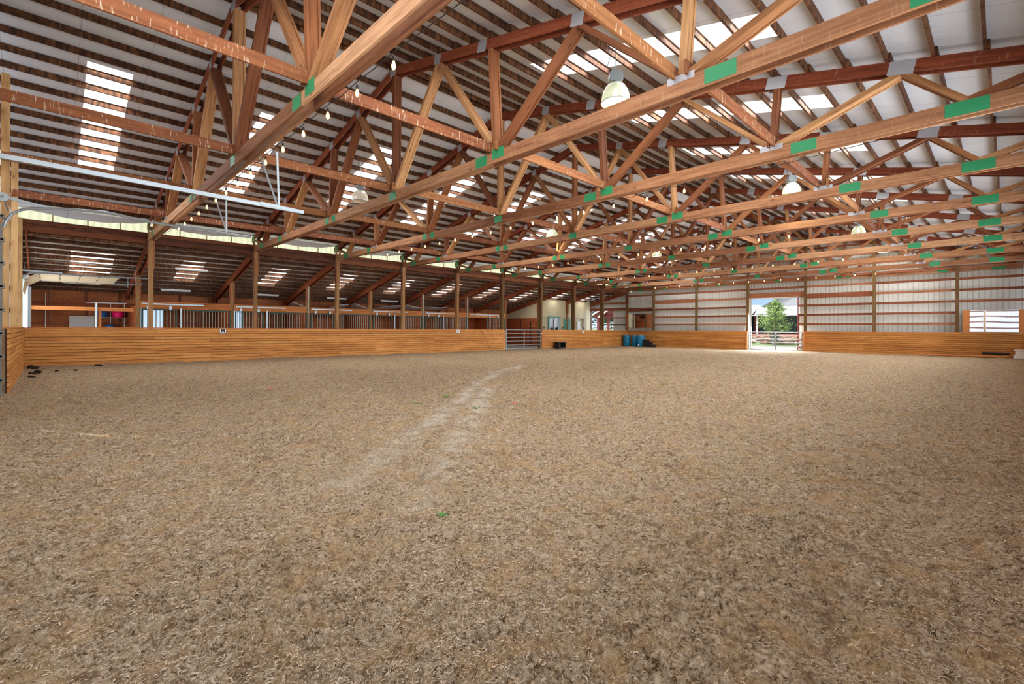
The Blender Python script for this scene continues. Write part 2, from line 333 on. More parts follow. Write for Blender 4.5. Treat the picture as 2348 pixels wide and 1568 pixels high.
# ------------------------------------------------------------------ mesh helpers
def tag(o, label=None, cat=None, group=None, kind=None):
    if label: o['label'] = label
    if cat: o['category'] = cat
    if group: o['group'] = group
    if kind: o['kind'] = kind
    return o
def empty(name, loc, label=None, cat=None, group=None, kind=None):
    o = bpy.data.objects.new(name, None); o.location = loc; o.empty_display_size = .1; COL.objects.link(o)
    return tag(o, label, cat, group, kind)
def wpos(o):
    v = Vector(o.location)
    while o.parent: o = o.parent; v += Vector(o.location)
    return v
class MB:
    """collects shapes given in world coordinates, builds ONE mesh object"""
    def __init__(s): s.v = []; s.f = []; s.smooth = False
    def add(s, vs, fs):
        n = len(s.v); s.v += [tuple(v) for v in vs]; s.f += [tuple(i + n for i in f) for f in fs]; return s
    def box(s, x0, x1, y0, y1, z0, z1):
        vs = [(x, y, z) for x in (x0, x1) for y in (y0, y1) for z in (z0, z1)]
        return s.add(vs, [(0, 1, 3, 2), (4, 6, 7, 5), (0, 4, 5, 1), (2, 3, 7, 6), (0, 2, 6, 4), (1, 5, 7, 3)])
    def beam(s, p0, p1, w, d, up=(0, 0, 1)):
        p0, p1 = Vector(p0), Vector(p1); x = (p1 - p0).normalized(); u = Vector(up); y = u.cross(x)
        if y.length < 1e-4: y = Vector((0, 1, 0)).cross(x)
        y.normalize(); z = x.cross(y); vs = []
        for p in (p0, p1):
            for a in (-1, 1):
                for b in (-1, 1): vs.append(p + y * a * w / 2 + z * b * d / 2)
        return s.add(vs, [(0, 1, 3, 2), (4, 6, 7, 5), (0, 4, 5, 1), (2, 3, 7, 6), (0, 2, 6, 4), (1, 5, 7, 3)])
    def tube(s, pts, r, n=8, caps=True):
        pts = [Vector(p) for p in pts]; rings = []; prev = None
        for i, p in enumerate(pts):
            t = (pts[min(i + 1, len(pts) - 1)] - pts[max(i - 1, 0)]).normalized()
            if prev is None:
                a = Vector((0, 0, 1)) if abs(t.z) < .9 else Vector((1, 0, 0))
            else: a = prev
            y = a - t * a.dot(t); y.normalize(); prev = y; z = t.cross(y)
            rr = r[i] if isinstance(r, (list, tuple)) else r
            rings.append([p + y * cos(2 * pi * k / n) * rr + z * sin(2 * pi * k / n) * rr for k in range(n)])
        vs = [v for rg in rings for v in rg]; fs = []
        for i in range(len(pts) - 1):
            for k in range(n): fs.append((i * n + k, i * n + (k + 1) % n, (i + 1) * n + (k + 1) % n, (i + 1) * n + k))
        if caps: fs.append(tuple(range(n))[::-1]); fs.append(tuple((len(pts) - 1) * n + k for k in range(n)))
        return s.add(vs, fs)
    def lathe(s, c, prof, n=24, closed=False):
        c = Vector(c); vs = []; fs = []
        for r, z in prof:
            for k in range(n): vs.append(c + Vector((r * cos(2 * pi * k / n), r * sin(2 * pi * k / n), z)))
        m = len(prof)
        for i in range(m - 1):
            for k in range(n): fs.append((i * n + k, i * n + (k + 1) % n, (i + 1) * n + (k + 1) % n, (i + 1) * n + k))
        if closed: fs.append(tuple(range(n))[::-1]); fs.append(tuple((m - 1) * n + k for k in range(n)))
        return s.add(vs, fs)
    def blob(s, c, r, seed=0, amp=.2, sc=(1, 1, 1), flat=None, n=2):
        bm = bmesh.new(); bmesh.ops.create_icosphere(bm, subdivisions=n, radius=1); rnd = random.Random(seed)
        ph = [rnd.uniform(0, 6.3) for _ in range(6)]
        vs = []
        for v in bm.verts:
            q = v.co.normalized(); k = 1 + amp * (sin(q.x * 4 + ph[0]) * sin(q.y * 4 + ph[1]) + .6 * sin(q.z * 5 + ph[2] + q.x * 3) + .35 * sin(9 * q.x + ph[3]) * sin(9 * q.y + ph[4]))
            z = q.z * k * sc[2]
            if flat is not None: z = max(z, flat)
            vs.append((c[0] + r * q.x * k * sc[0], c[1] + r * q.y * k * sc[1], c[2] + r * z))
        fs = [tuple(v.index for v in f.verts) for f in bm.faces]; bm.free(); return s.add(vs, fs)
    def build(s, name, mat, parent=None, smooth=False, bevel=0):
        me = bpy.data.meshes.new(name); o = bpy.data.objects.new(name, me)
        off = wpos(parent) if parent else None
        if off is None:
            n = len(s.v); mn = [min(v[i] for v in s.v) for i in range(3)]; mx = [max(v[i] for v in s.v) for i in range(3)]
            off = Vector(((mn[0] + mx[0]) / 2, (mn[1] + mx[1]) / 2, mn[2])); o.location = off
        me.from_pydata([(v[0] - off[0], v[1] - off[1], v[2] - off[2]) for v in s.v], [], s.f)
        bm = bmesh.new(); bm.from_mesh(me); bmesh.ops.recalc_face_normals(bm, faces=bm.faces); bm.to_mesh(me); bm.free()
        if smooth: me.polygons.foreach_set('use_smooth', [True] * len(me.polygons))
        me.materials.append(mat); COL.objects.link(o)
        if parent: o.parent = parent
        if bevel:
            b = o.modifiers.new('bevel', 'BEVEL'); b.width = bevel; b.segments = 2; b.limit_method = 'ANGLE'
        return o
def board(name, p0, p1, w, d, mat, parent=None, up=(0, 0, 1)):
    """one board as its own object, local X along the board (so the grain follows it)"""
    p0, p1 = Vector(p0), Vector(p1); x = (p1 - p0); Ln = x.length; x.normalize(); y = Vector(up).cross(x)
    if y.length < 1e-4: y = Vector((0, 1, 0)).cross(x)
    y.normalize(); z = x.cross(y)
    me = bpy.data.meshes.new(name); h = Ln / 2
    vs = [(a * h, b * w / 2, c * d / 2) for a in (-1, 1) for b in (-1, 1) for c in (-1, 1)]
    me.from_pydata(vs, [], [(0, 1, 3, 2), (4, 6, 7, 5), (0, 4, 5, 1), (2, 3, 7, 6), (0, 2, 6, 4), (1, 5, 7, 3)]); me.materials.append(mat)
    o = bpy.data.objects.new(name, me); COL.objects.link(o)
    M = Matrix((x, y, z)).transposed().to_4x4(); c = (p0 + p1) / 2
    if parent: o.parent = parent; c = c - wpos(parent)
    M.translation = c; o.matrix_local = M
    return o
def web_board(p0, p1, wface, parent, mat):
    """two plies with a recessed filler between them, one member"""
    p0, p1 = Vector(p0), Vector(p1); x = (p1 - p0); Ln = x.length; x.normalize(); y = Vector((1, 0, 0)); z = x.cross(y); h = Ln / 2
    vs = []; fs = []
    for y0, y1, d in ((-.109, -.071, wface), (.071, .109, wface), (-.0705, .0705, wface - .028)):
        n = len(vs); vs += [(a * h, b, c * d / 2) for a in (-1, 1) for b in (y0, y1) for c in (-1, 1)]
        fs += [tuple(i + n for i in f) for f in [(0, 1, 3, 2), (4, 6, 7, 5), (0, 4, 5, 1), (2, 3, 7, 6), (0, 2, 6, 4), (1, 5, 7, 3)]]
    me = bpy.data.meshes.new('web'); me.from_pydata(vs, [], fs); me.materials.append(mat)
    o = bpy.data.objects.new('web', me); COL.objects.link(o); o.parent = parent
    M = Matrix((x, y, z)).transposed().to_4x4(); M.translation = (p0 + p1) / 2 - wpos(parent); o.matrix_local = M
    return o
def copy_tree(src, loc):
    r = src.copy(); COL.objects.link(r); r.location = loc
    for ch in CH[src.name]:
        c = ch.copy(); COL.objects.link(c); c.parent = r; c.matrix_parent_inverse = ch.matrix_parent_inverse.copy()
        for g in CH.get(ch.name, []):
            d = g.copy(); COL.objects.link(d); d.parent = c
    return r
CH = {}
def index_children():
    CH.clear()
    for o in bpy.data.objects:
        if o.parent: CH.setdefault(o.parent.name, []).append(o)
ORD = ['first', 'second', 'third', 'fourth', 'fifth', 'sixth', 'seventh', 'eighth', 'ninth', 'tenth', 'eleventh', 'twelfth', 'thirteenth', 'fourteenth', 'fifteenth', 'sixteenth']
rnd = random.Random(7)
# ================================================================== FLOOR
def vnoise(x, y, seed):
    xi = np.floor(x).astype(np.int64); yi = np.floor(y).astype(np.int64); fx = x - xi; fy = y - yi
    fx = fx * fx * (3 - 2 * fx); fy = fy * fy * (3 - 2 * fy)
    def h(a, b):
        n = (a * 374761393 + b * 668265263 + seed * 144665) & 0xffffffff
        n = ((n ^ (n >> 13)) * 1274126177) & 0xffffffff
        return ((n ^ (n >> 16)) & 0xffff) / 65535.0
    return (h(xi, yi) * (1 - fx) + h(xi + 1, yi) * fx) * (1 - fy) + (h(xi, yi + 1) * (1 - fx) + h(xi + 1, yi + 1) * fx) * fy
TRACKS = [[(13.38, -10.39), (11.25, -11.52), (8.31, -13.86), (6.65, -15.39), (4.96, -16.94), (3.89, -17.84), (3.14, -18.42), (2.6, -18.9)],
          [(8.0, -14.6), (6.01, -16.56), (5.1, -17.52), (4.34, -18.26), (3.52, -19.07), (2.82, -19.72), (2.38, -20.11)]]
def cells(x, y, seed):
    """distance to the nearest of a jittered set of points, and that point's own random number"""
    xi = np.floor(x).astype(np.int64); yi = np.floor(y).astype(np.int64)
    best = np.full(x.shape, 9.0); rid = np.zeros(x.shape)
    for a in (-1, 0, 1):
        for b in (-1, 0, 1):
            n = ((xi + a) * 374761393 + (yi + b) * 668265263 + seed * 144665) & 0xffffffff
            n = ((n ^ (n >> 13)) * 1274126177) & 0xffffffff; n = n ^ (n >> 16)
            jx = (n & 0x3ff) / 1023.0; jy = ((n >> 10) & 0x3ff) / 1023.0; r0 = ((n >> 20) & 0x3ff) / 1023.0
            d = np.hypot(xi + a + jx - x, yi + b + jy - y); m = d < best; best = np.where(m, d, best); rid = np.where(m, r0, rid)
    return best, rid
def relief(x, y):
    """clods of fibre with narrow gaps, then curled ridges on top of them; about -1 .. 1"""
    wx = x + .05 * (vnoise(x * 14, y * 14, 31) - .5) + .02 * vnoise(x * 40, y * 40, 33); wy = y + .05 * (vnoise(x * 14, y * 14, 32) - .5) + .02 * vnoise(x * 40, y * 40, 34)
    f, r0 = cells(wx * 11, wy * 11, 41); dome = np.sqrt(np.clip(1 - (f / .80) ** 2, 0, 1)) * (.25 + .75 * r0)
    f2, r2 = cells(wx * 26 + 3.3, wy * 26, 42); dome2 = np.sqrt(np.clip(1 - (f2 / .8) ** 2, 0, 1)) * (.3 + .7 * r2)
    c = 1 - np.abs(2 * vnoise(wx * 43, wy * 43, 5) - 1); d = 1 - np.abs(2 * vnoise(x * 95, y * 95, 6) - 1)
    return dome * .034 + dome2 * .016 + c * .012 + d * .006
def ground(x, y):
    big = vnoise(x * .5, y * .5, 1) * .03 + vnoise(x * 1.7, y * 1.7, 2) * .022 + vnoise(x * 4.3, y * 4.3, 7) * .026
    dep = np.clip(vnoise(x * 3.1, y * 3.1, 12) - .60, 0, 1) * -.13
    return big - .075 + relief(x, y) * np.clip(vnoise(x * 1.3, y * 1.3, 9) * 1.1 + .25, .45, 1.1) + dep
def dustmask(x, y):
    out = np.zeros_like(x)
    for tr in TRACKS:
        for (ax, ay), (bx, by) in zip(tr[:-1], tr[1:]):
            dx, dy = bx - ax, by - ay; t = np.clip(((x - ax) * dx + (y - ay) * dy) / (dx * dx + dy * dy), 0, 1)
            ds = np.hypot(x - ax - t * dx, y - ay - t * dy); out = np.maximum(out, np.clip(1.1 - ds / .24, 0, 1))
    return out * np.clip(vnoise(x * 7, y * 7, 21) * 1.6 - .1, 0, 1) * np.clip((np.hypot(x - CX, y - CYY) - 2.6) / 3.5, 0, 1)
XA, XB, YA, YB = 0.12, LEN + .35, -W - .1, 0.05
na, nr = 1250, 1450
ang = np.radians(np.linspace(-12, 106, na)); rad = 0.9 * (46 / .9) ** (np.linspace(0, 1, nr))
A, Rd = np.meshgrid(ang, rad)
X = CX + Rd * np.cos(A); Y = CYY + Rd * np.sin(A)
# pull rays that leave the arena back to its edge
tx = np.where(X > XB, (XB - CX) / (X - CX), 1.0); tx = np.where(X < XA, (XA - CX) / np.minimum(X - CX, -1e-6), tx)
ty = np.where(Y > YB, (YB - CYY) / (Y - CYY), 1.0); ty = np.where(Y < YA, (YA - CYY) / np.minimum(Y - CYY, -1e-6), ty)
t = np.minimum(tx, ty); X = CX + (X - CX) * t; Y = CYY + (Y - CYY) * t
Z = ground(X, Y)
co = np.stack([X, Y, Z], -1).reshape(-1, 3).astype(np.float32)
me = bpy.data.meshes.new('floor'); i = np.arange(nr - 1)[:, None] * na + np.arange(na - 1)[None, :]
q = np.stack([i, i + 1, i + 1 + na, i + na], -1)
keep = (t[:-1, :-1] > .999) | (t[1:, 1:] > .999) | (t[:-1, 1:] > .999) | (t[1:, :-1] > .999)
q = q[keep].reshape(-1, 4)
me.vertices.add(len(co)); me.vertices.foreach_set('co', co.ravel())
me.loops.add(q.size); me.loops.foreach_set('vertex_index', q.ravel().astype(np.int32))
me.polygons.add(len(q)); me.polygons.foreach_set('loop_start', np.arange(0, q.size, 4, dtype=np.int32))
me.update(calc_edges=True)
me.polygons.foreach_set('use_smooth', np.ones(len(q), bool))
at = me.attributes.new('dust', 'FLOAT', 'POINT'); at.data.foreach_set('value', dustmask(X, Y).ravel().astype(np.float32))
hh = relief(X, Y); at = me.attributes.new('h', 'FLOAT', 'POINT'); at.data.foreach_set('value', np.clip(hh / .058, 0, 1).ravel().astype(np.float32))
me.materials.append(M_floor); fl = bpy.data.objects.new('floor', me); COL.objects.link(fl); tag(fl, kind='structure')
MB().box(-6, LEN + 1.2, -W - 4, 12, -.35, -.12).build('floor', M_concrete)['kind'] = 'structure'
MB().box(.1, LEN + .3, 0.1, 7.4, -.12, -.02).build('floor', M_concrete)['kind'] = 'structure'

# shredded felt lying in the sand (nobody could count it)
rs = np.random.RandomState(3); N = 110000
r = 1.3 * (11 / 1.3) ** rs.rand(N) ; an = np.radians(rs.uniform(-12, 108, N))
sx = CX + r * np.cos(an); sy = CYY + r * np.sin(an)
ok = (sx > .35) & (sy > -W + .1) & (vnoise(sx * 1.1, sy * 1.1, 9) + .35 * rs.rand(N) > .46); sx, sy = sx[ok], sy[ok]; N = len(sx)
base = ground(sx, sy); ln = rs.gamma(3, .006, N) + .010; wd = np.where(rs.rand(N) < .10, ln * rs.uniform(.12, .25, N), rs.uniform(.0010, .0028, N)); wd = np.minimum(wd, .005); hd = rs.uniform(0, 2 * pi, N); curl = rs.uniform(-6, 6, N); lift = rs.uniform(0, .6, N)
K = 7; vs = np.zeros((N, K, 2, 3)); px_, py_ = sx.copy(), sy.copy(); pz = base - .001; h = hd.copy()
for j in range(K):
    wj = wd * (0.35 + 1.0 * (1 - abs(j - 3) / 3.4)) * .5; nx, ny = -np.sin(h), np.cos(h)
    tw = np.sin(lift * 5 + j * .6) * .7
    vs[:, j, 0] = np.stack([px_ + nx * wj, py_ + ny * wj, pz + wj * tw + .002], -1); vs[:, j, 1] = np.stack([px_ - nx * wj, py_ - ny * wj, pz - wj * tw + .002], -1)
    st = ln / (K - 1); px_ = px_ + np.cos(h) * st; py_ = py_ + np.sin(h) * st; pz = pz + np.sin(lift * 2.2 - j * .8 * lift) * st * .55; h = h + curl / K
co = vs.reshape(-1, 3).astype(np.float32); bi = np.arange(N)[:, None] * (2 * K) + np.arange(K - 1)[None, :] * 2
q = np.stack([bi, bi + 1, bi + 3, bi + 2], -1).reshape(-1, 4)
me = bpy.data.meshes.new('felt_shreds'); me.vertices.add(len(co)); me.vertices.foreach_set('co', co.ravel())
me.loops.add(q.size); me.loops.foreach_set('vertex_index', q.ravel().astype(np.int32)); me.polygons.add(len(q)); me.polygons.foreach_set('loop_start', np.arange(0, q.size, 4, dtype=np.int32)); me.update(calc_edges=True)
me.polygons.foreach_set('use_smooth', np.ones(len(q), bool)); me.materials.append(M_shred)
tag(bpy.data.objects.new('felt_shreds', me), 'pale shredded fibre mixed into the sand of the arena floor', 'arena footing', kind='stuff'); COL.objects.link(bpy.data.objects['felt_shreds'])

# ================================================================== ROOF
def roof(name, ylist, zf, x0, x1, wins, mat, th=.012):
    """sheet roof; wins = [(xa, xb, ya, yb)] are left open for the skylight sheets"""
    mb = MB(); ys = sorted(set(ylist + [v for wn in wins for v in wn[2:]])); xs = sorted(set([x0, x1] + [v for wn in wins for v in wn[:2]]))
    for a, b in zip(xs[:-1], xs[1:]):
        for c, d in zip(ys[:-1], ys[1:]):
            xm, ym = (a + b) / 2, (c + d) / 2
            if any(wn[0] < xm < wn[1] and wn[2] < ym < wn[3] for wn in wins): continue
            mb.add([(a, c, zf(c)), (b, c, zf(c)), (b, d, zf(d)), (a, d, zf(d))], [(0, 1, 2, 3)])
            mb.add([(a, c, zf(c) + th), (b, c, zf(c) + th), (b, d, zf(d) + th), (a, d, zf(d) + th)], [(0, 1, 2, 3)])
    o = mb.build(name, mat); tag(o, kind='structure')
    for a, b, c, d in wins:
        p = MB().add([(a, c, zf(c) + .004), (b, c, zf(c) + .004), (b, d, zf(d) + .004), (a, d, zf(d) + .004)], [(0, 1, 2, 3)]).build('skylight_panel', M_sky, o)
        p['label'] = 'translucent corrugated skylight panel'
    return o
RO = .25
zr = lambda y: ztop(y) + RO
wl = [(k * B + 1.46, k * B + 2.29, -8.2, -3.1) for k in range(10)]
wr = [(k * B + 1.46, k * B + 2.29, -20.1, -15.1) for k in range(10)]
ceil_l = roof('ceiling_left', [-W / 2, .20], zr, -.15, LEN + .35, wl, M_liner)
ceil_r = roof('ceiling_right', [-W - .3, -W / 2], zr, -.15, LEN + .35, wr, M_liner)
zl = lambda y: zlean(y) + .16
wn = [(k * B + (1.46 if k else 1.46), k * B + (2.32 if k else 2.8), 2.48, 4.93) for k in range(10)]
ceil_s = roof('ceiling_lean_to', [.16, 7.8], zl, -.15, LEN + .35, wn, M_liner2)

def purlins(parent, rows, zf, dh, label):
    """one board per bay and row; beyond the hundred largest the rest is one part"""
    rest = MB(); items = []
    for k in range(10):
        for j, y in enumerate(rows): items.append((k, j, y))
    def dist(it):
        k, j, y = it; return (k * B + 1.8 - CX) ** 2 + (y - CYY) ** 2
    vis = sorted(items, key=dist)[:100]
    near = set((a, b) for a, b, c in vis)
    for k, j, y in items:
        x0 = max(k * B - .12, -.1); x1 = (k + 1) * B + .12; sk = .019
        p0 = (x0, y - sk, zf(y)); p1 = (x1, y + sk, zf(y))
        if (k, j) in near: board('purlin', p0, p1, .04, dh, M_purlin, parent)
        else: rest.beam(p0, p1, .04, dh)
    r = rest.build('purlin', M_purlin_far, parent); r['kind'] = 'stuff'
M_purlin_far = M_purlin
rows_l = [-.38 - .584 * j for j in range(19)] + [-W / 2 + .12]
rows_r = [-W - y for y in rows_l]
purlins(ceil_l, rows_l, lambda y: ztop(y) + .175, .14, '')
purlins(ceil_r, rows_r, lambda y: ztop(y) + .175, .14, '')
rows_s = [.3 + .565 * j for j in range(13)]
purlins(ceil_s, rows_s, lambda y: zlean(y) + .085, .14, '')

# ================================================================== TRUSSES
def chord_pt(n, top=True):
    y = -n * PW
    return (y, ztop(y) if top else HB)
def make_truss(root):
    x0 = root.location.x
    tops = {0: 0.02, .5: .5, 1: 1, 1.5: 1.47, 2: 2.04, 2.5: 2.5, 3: 3, 3.5: 3.5, 4: 3.96, 4.5: 4.53, 5: 5.02, 5.5: 5.5, 6: 5.98}
    webs = [(.3, .5), (1, .5), (1, 1.5), (2, 1.5), (2, 2.5), (3, 2.5), (3, 3.5), (4, 3.5), (4, 4.5), (5, 4.5), (5, 5.5), (5.7, 5.5), (1, 1), (2, 2), (3, 3), (4, 4), (5, 5), (.3, 0), (5.7, 6)]
    for bn, tn in webs:
        yb, yt = -bn * PW, -tops[tn] * PW
        web_board((x0, yb, HB + .105), (x0, yt, ztop(yt) - .09), .092, root, M_web)
    for s in (-1, 1):
        x = x0 + s * .09
        for a, b in ((.08, 2.0), (2.0, 3.95), (3.95, 5.92)):
            board('bottom_chord', (x, -a * PW, HB), (x, -b * PW, HB), .038, .225, M_chord, root)
        for a, b in ((-.08, 3.0), (3.0, 6.08)):
            pa, pb = (x, -a * PW, ztop(-a * PW) if a >= 0 else ZH + .08 * PW * SL * -1), (x, -b * PW, ztop(-b * PW) if b <= 6 else ZH - .08 * PW * SL)
            board('top_chord', pa, pb, .038, .19, M_top, root)
        board('heel_block', (x, -.02 * PW, HB - .1), (x, -.02 * PW, ZH + .02), .036, .13, M_web, root, up=(0, 1, 0))
        board('heel_block', (x, -5.98 * PW, HB - .1), (x, -5.98 * PW, ZH + .02), .036, .13, M_web, root, up=(0, 1, 0))
        xp = x + s * .0205
        def plate(n, z, wy, hz, mat, slope=0):
            y = -n * PW
            o = board('nail_plate', (xp, y + wy / 2, z - slope * wy / 2), (xp, y - wy / 2, z + slope * wy / 2), .003, hz, mat, root); return o
        G, E_ = M_green, M_grey
        for n, wy in ((.3, .42), (.86, .26), (1.97, .26), (2.09, .26), (3.0, .34), (3.9, .34), (4.03, .34), (5.14, .42), (5.70, .50)):
            zz = HB + (.06 if n == 4.03 else .0); plate(n, zz, wy, .20 if n not in (.3, 5.7) else .21, G)
        for n in (1.0, 5.0): plate(n, HB + .11, .40, .10, E_)
        for n in (.02, 5.98): plate(n, ZH, .24, .34, G)
        for n, wy in ((.5, .22), (1, .26), (1.47, .2), (2.04, .26), (2.5, .2), (3.0, .3), (3.5, .24), (3.9, .26), (4.53, .26), (5.02, .34), (5.5, .34)):
            y = -n * PW; plate(n, ztop(y) - .02, wy, .22, E_, SL if n < 3 else -SL if n > 3 else 0)
root1 = empty('roof_truss', (B, -W / 2, HB - .11), 'nearest double timber roof truss, its bottom chord rising steeply to the top edge', 'roof truss')
make_truss(root1)
index_children()
desc = {2: 'second roof truss from the near end, pale bottom chord with stamped red stains',
        3: 'third roof truss from the near end, with a string of bulbs below',
        4: 'fourth roof truss from the near end wall', 5: 'fifth roof truss from the near end, third string of bulbs below it',
        6: 'sixth roof truss from the near end wall', 7: 'seventh roof truss from the near end, fourth bulb string below',
        8: 'eighth roof truss, two bays before the far wall', 9: 'ninth roof truss, last one standing free of the far wall',
        10: 'tenth roof truss fixed against the white far gable wall'}
for k in range(2, 11):
    r = copy_tree(root1, (k * B if k < 10 else LEN + .135, -W / 2, HB - .11)); tag(r, desc[k], 'roof truss', 'double timber roof trusses')
root1['group'] = 'double timber roof trusses'

# lateral brace boards running from truss to truss on top of the bottom chords
side = {1: 'nearest the stalls', 2: 'second line from the stalls', 3: 'on the centre line', 4: 'second line from the open side', 5: 'nearest the open side'}
for k in range(10):
    for n in range(1, 6):
        y = -n * PW + .14 * (1 if k % 2 else -1) * .5
        x0 = (k * B - .18) if k else .12; x1 = (k + 1) * B + .18 if k < 9 else LEN + .0
        o = board('brace_board', (x0, y - .03, HB + .215), (x1, y + .03, HB + .215), .038, .19, M_brace)
        where = 'from near wall to first truss' if k == 0 else 'between %s and %s truss' % (ORD[k - 1], ORD[k])
        tag(o, 'brace board %s, %s' % (where, side[n]), 'brace board', 'lateral brace boards on the trusses')

# ================================================================== POSTS
for k in range(0, 11):
    x = k * B if 0 < k < 10 else (.15 if k == 0 else LEN - .12)
    e_ = empty('timber_post', (x, 0, 0), ('square timber post in the near corner of the arena' if k == 0 else 'square timber post in the far left corner of the arena' if k == 10 else '%s square timber post along the stall side, counted from the near end' % ORD[k - 1]), 'post', 'timber posts along the stall side')
    yw = .14 if k < 3 else .20 if k < 6 else .30 if k < 10 else .2
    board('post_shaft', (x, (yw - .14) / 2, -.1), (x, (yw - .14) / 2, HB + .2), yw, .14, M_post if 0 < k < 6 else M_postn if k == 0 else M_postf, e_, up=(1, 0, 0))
    if 0 < k:
        for s in (-1, 1): board('scab_board', (x + s * .089, .0, 3.55), (x + s * .089, .0, HB - .12), .036, .13, M_girt, e_, up=(1, 0, 0) if False else (0, 1, 0))
        board('steel_strap', (x - .109, .02, 4.25), (x - .109, .02, 4.72), .003, .05, M_galv, e_, up=(0, 1, 0))
# right side posts
for k in range(1, 10):
    o = board('timber_post', (k * B, -W, -.1), (k * B, -W, HB + .2), .14, .14, M_post)
    tag(o, '%s square timber post along the open right side' % ORD[k - 1], 'post', 'timber posts along the open side')

# ================================================================== LEFT WALL: header, clerestory
for k in range(10):
    x0, x1 = k * B + .02, (k + 1) * B - .02
    e_ = empty('header_beam', ((x0 + x1) / 2, .1, 4.44), 'wide header beam below the clerestory in the %s bay from the near end' % ORD[k], 'beam', 'header beams below the clerestory')
    board('beam_board', (x0, .10, 4.86), (x1, .10, 4.86), .04, .14, M_dheader, e_)
    board('beam_board', (x0, .11, 4.64), (x1, .11, 4.64), .04, .26, M_dheader, e_)
    board('beam_board', (x0, .17, 4.44), (x1, .17, 4.44), .04, .10, M_purlin, e_)
    y = .14
    g = MB().box(x0 - .02, x1 + .02, y, y + .006, 4.90, 5.36).build('window_%d' % (k + 1), M_clere); tag(g, kind='structure')
    fr = MB()
    for t_ in (.92, 1.83, 2.74): fr.box(x0 + t_ - .02, x0 + t_ + .02, y - .03, y, 4.90, 5.34)
    fr.build('window_stud', plain('stud%d' % k, srgb(206, 186, 120), .7) if k == 0 else MATS['stud0'], g)
# roof liner hanging loose above the clerestory, one sag per bay
for k in range(10):
    g = MB(); n = 16; vs = []
    for i in range(n + 1):
        u = i / n; x = k * B + .12 + u * (B - .24); sg = .20 * sin(pi * u) ** .8 + .012 * sin(23 * u + k)
        vs += [(x, -.10, 5.34), (x, -.02, 5.30 - sg * .5), (x, .06, 5.30 - sg)]
    g.add(vs, [(3 * i + j, 3 * i + 3 + j, 3 * i + 4 + j, 3 * i + 1 + j) for i in range(n) for j in (0, 1)])
    o = g.build('loose_liner', M_liner, ceil_l, smooth=True); o['label'] = 'grey roof liner sagging over the clerestory'
# a dark wiring cable looped along the header
pts = [(.2 + .18 * i, .055, 4.73 - .01 * sin(i * .9) - .012 * (i % 3)) for i in range(200)]
tag(MB().tube(pts, .009, 5).build('cable', M_cord), 'dark twisted cable running along the header beams', 'cable')
# right side header and clerestory (seen from inside only at a slant)
hr = MB()
for k in range(10): hr.beam((k * B + .05, -W - .09, 4.5), ((k + 1) * B - .05, -W - .09, 4.5), .04, .28)
tag(hr.build('wall_right', M_rafter), kind='structure')

# ================================================================== KICK WALLS
def kick(name, p0, p1, nrm, mat, label, cap=True, h=1.29):
    """run of horizontal planks with real grooves, faces along nrm"""
    p0, p1 = Vector(p0), Vector(p1); d = (p1 - p0).normalized(); n = Vector(nrm); Ln = (p1 - p0).length
    e_ = empty(name, (p0 + p1) / 2, label, 'kick wall')
    pitch = .1075; mb = MB(); z = -.03 ; i = 0
    for i in range(12):
        z0 = i * pitch + .007; z1 = (i + 1) * pitch - .007
        if i == 0: z0 = -.1
        u = 0.0; off = (i * .377 % 1) * 3.66
        cuts = [0] + [c for c in [off + 3.66 * j for j in range(-1, 12)] if .3 < c < Ln - .3] + [Ln]
        for a, b in zip(cuts[:-1], cuts[1:]):
            jt = rnd.uniform(-.002, .002); a0 = p0 + d * (a + .002); b0 = p0 + d * (b - .002)
            q0 = a0 - n * (.035) ; q1 = b0 - n * .035; a0 = a0 + n * jt; b0 = b0 + n * jt
            vs = [(p.x, p.y, zz) for p in (a0, b0, q1, q0) for zz in (z0, z1)]
            mb.add(vs, [(0, 2, 3, 1), (2, 4, 5, 3), (4, 6, 7, 5), (6, 0, 1, 7), (0, 6, 4, 2), (1, 3, 5, 7)])
    mb.build('plank_face', mat, e_)
    bk = MB(); a, b = p0 - n * .036, p1 - n * .036; c, f = p1 - n * .06, p0 - n * .06
    bk.add([(p.x, p.y, zz) for p in (a, b, c, f) for zz in (-.1, h - .01)], [(0, 2, 3, 1), (2, 4, 5, 3), (4, 6, 7, 5), (6, 0, 1, 7), (0, 6, 4, 2), (1, 3, 5, 7)])
    bk.build('backing', M_void2, e_)
    board('cap_board', p0 - n * .05 + Vector((0, 0, h + .012)), p1 - n * .05 + Vector((0, 0, h + .012)), .13, .03, M_header, e_)
    return e_
kick('kick_wall', (.22, -.135, 0), (21.98, -.135, 0), (0, -1, 0), M_kick, 'long plank kick wall in front of the stalls, left of the pipe gate')
kick('kick_wall', (25.66, -.135, 0), (LEN - .22, -.135, 0), (0, -1, 0), M_kick, 'plank kick wall between the pipe gate and the blue barrels')
kick('kick_wall', (LEN - .22, -.12, 0), (LEN - .22, -9.86, 0), (-1, 0, 0), M_kicky, 'far end plank kick wall behind the barrels, left of the doorway')
kick('kick_wall', (LEN - .22, -13.42, 0), (LEN - .22, -W + .1, 0), (-1, 0, 0), M_kicky, 'far end plank kick wall right of the doorway, under the mirror')
kick('kick_wall', (.30, -9.05, 0), (.30, -.12, 0), (1, 0, 0), M_kicky, 'short plank kick wall on the near end, at the left edge')
kick('kick_wall', (.8, -W + .1, 0), (LEN - .3, -W + .1, 0), (0, 1, 0), M_kick, 'plank kick wall along the open right side')

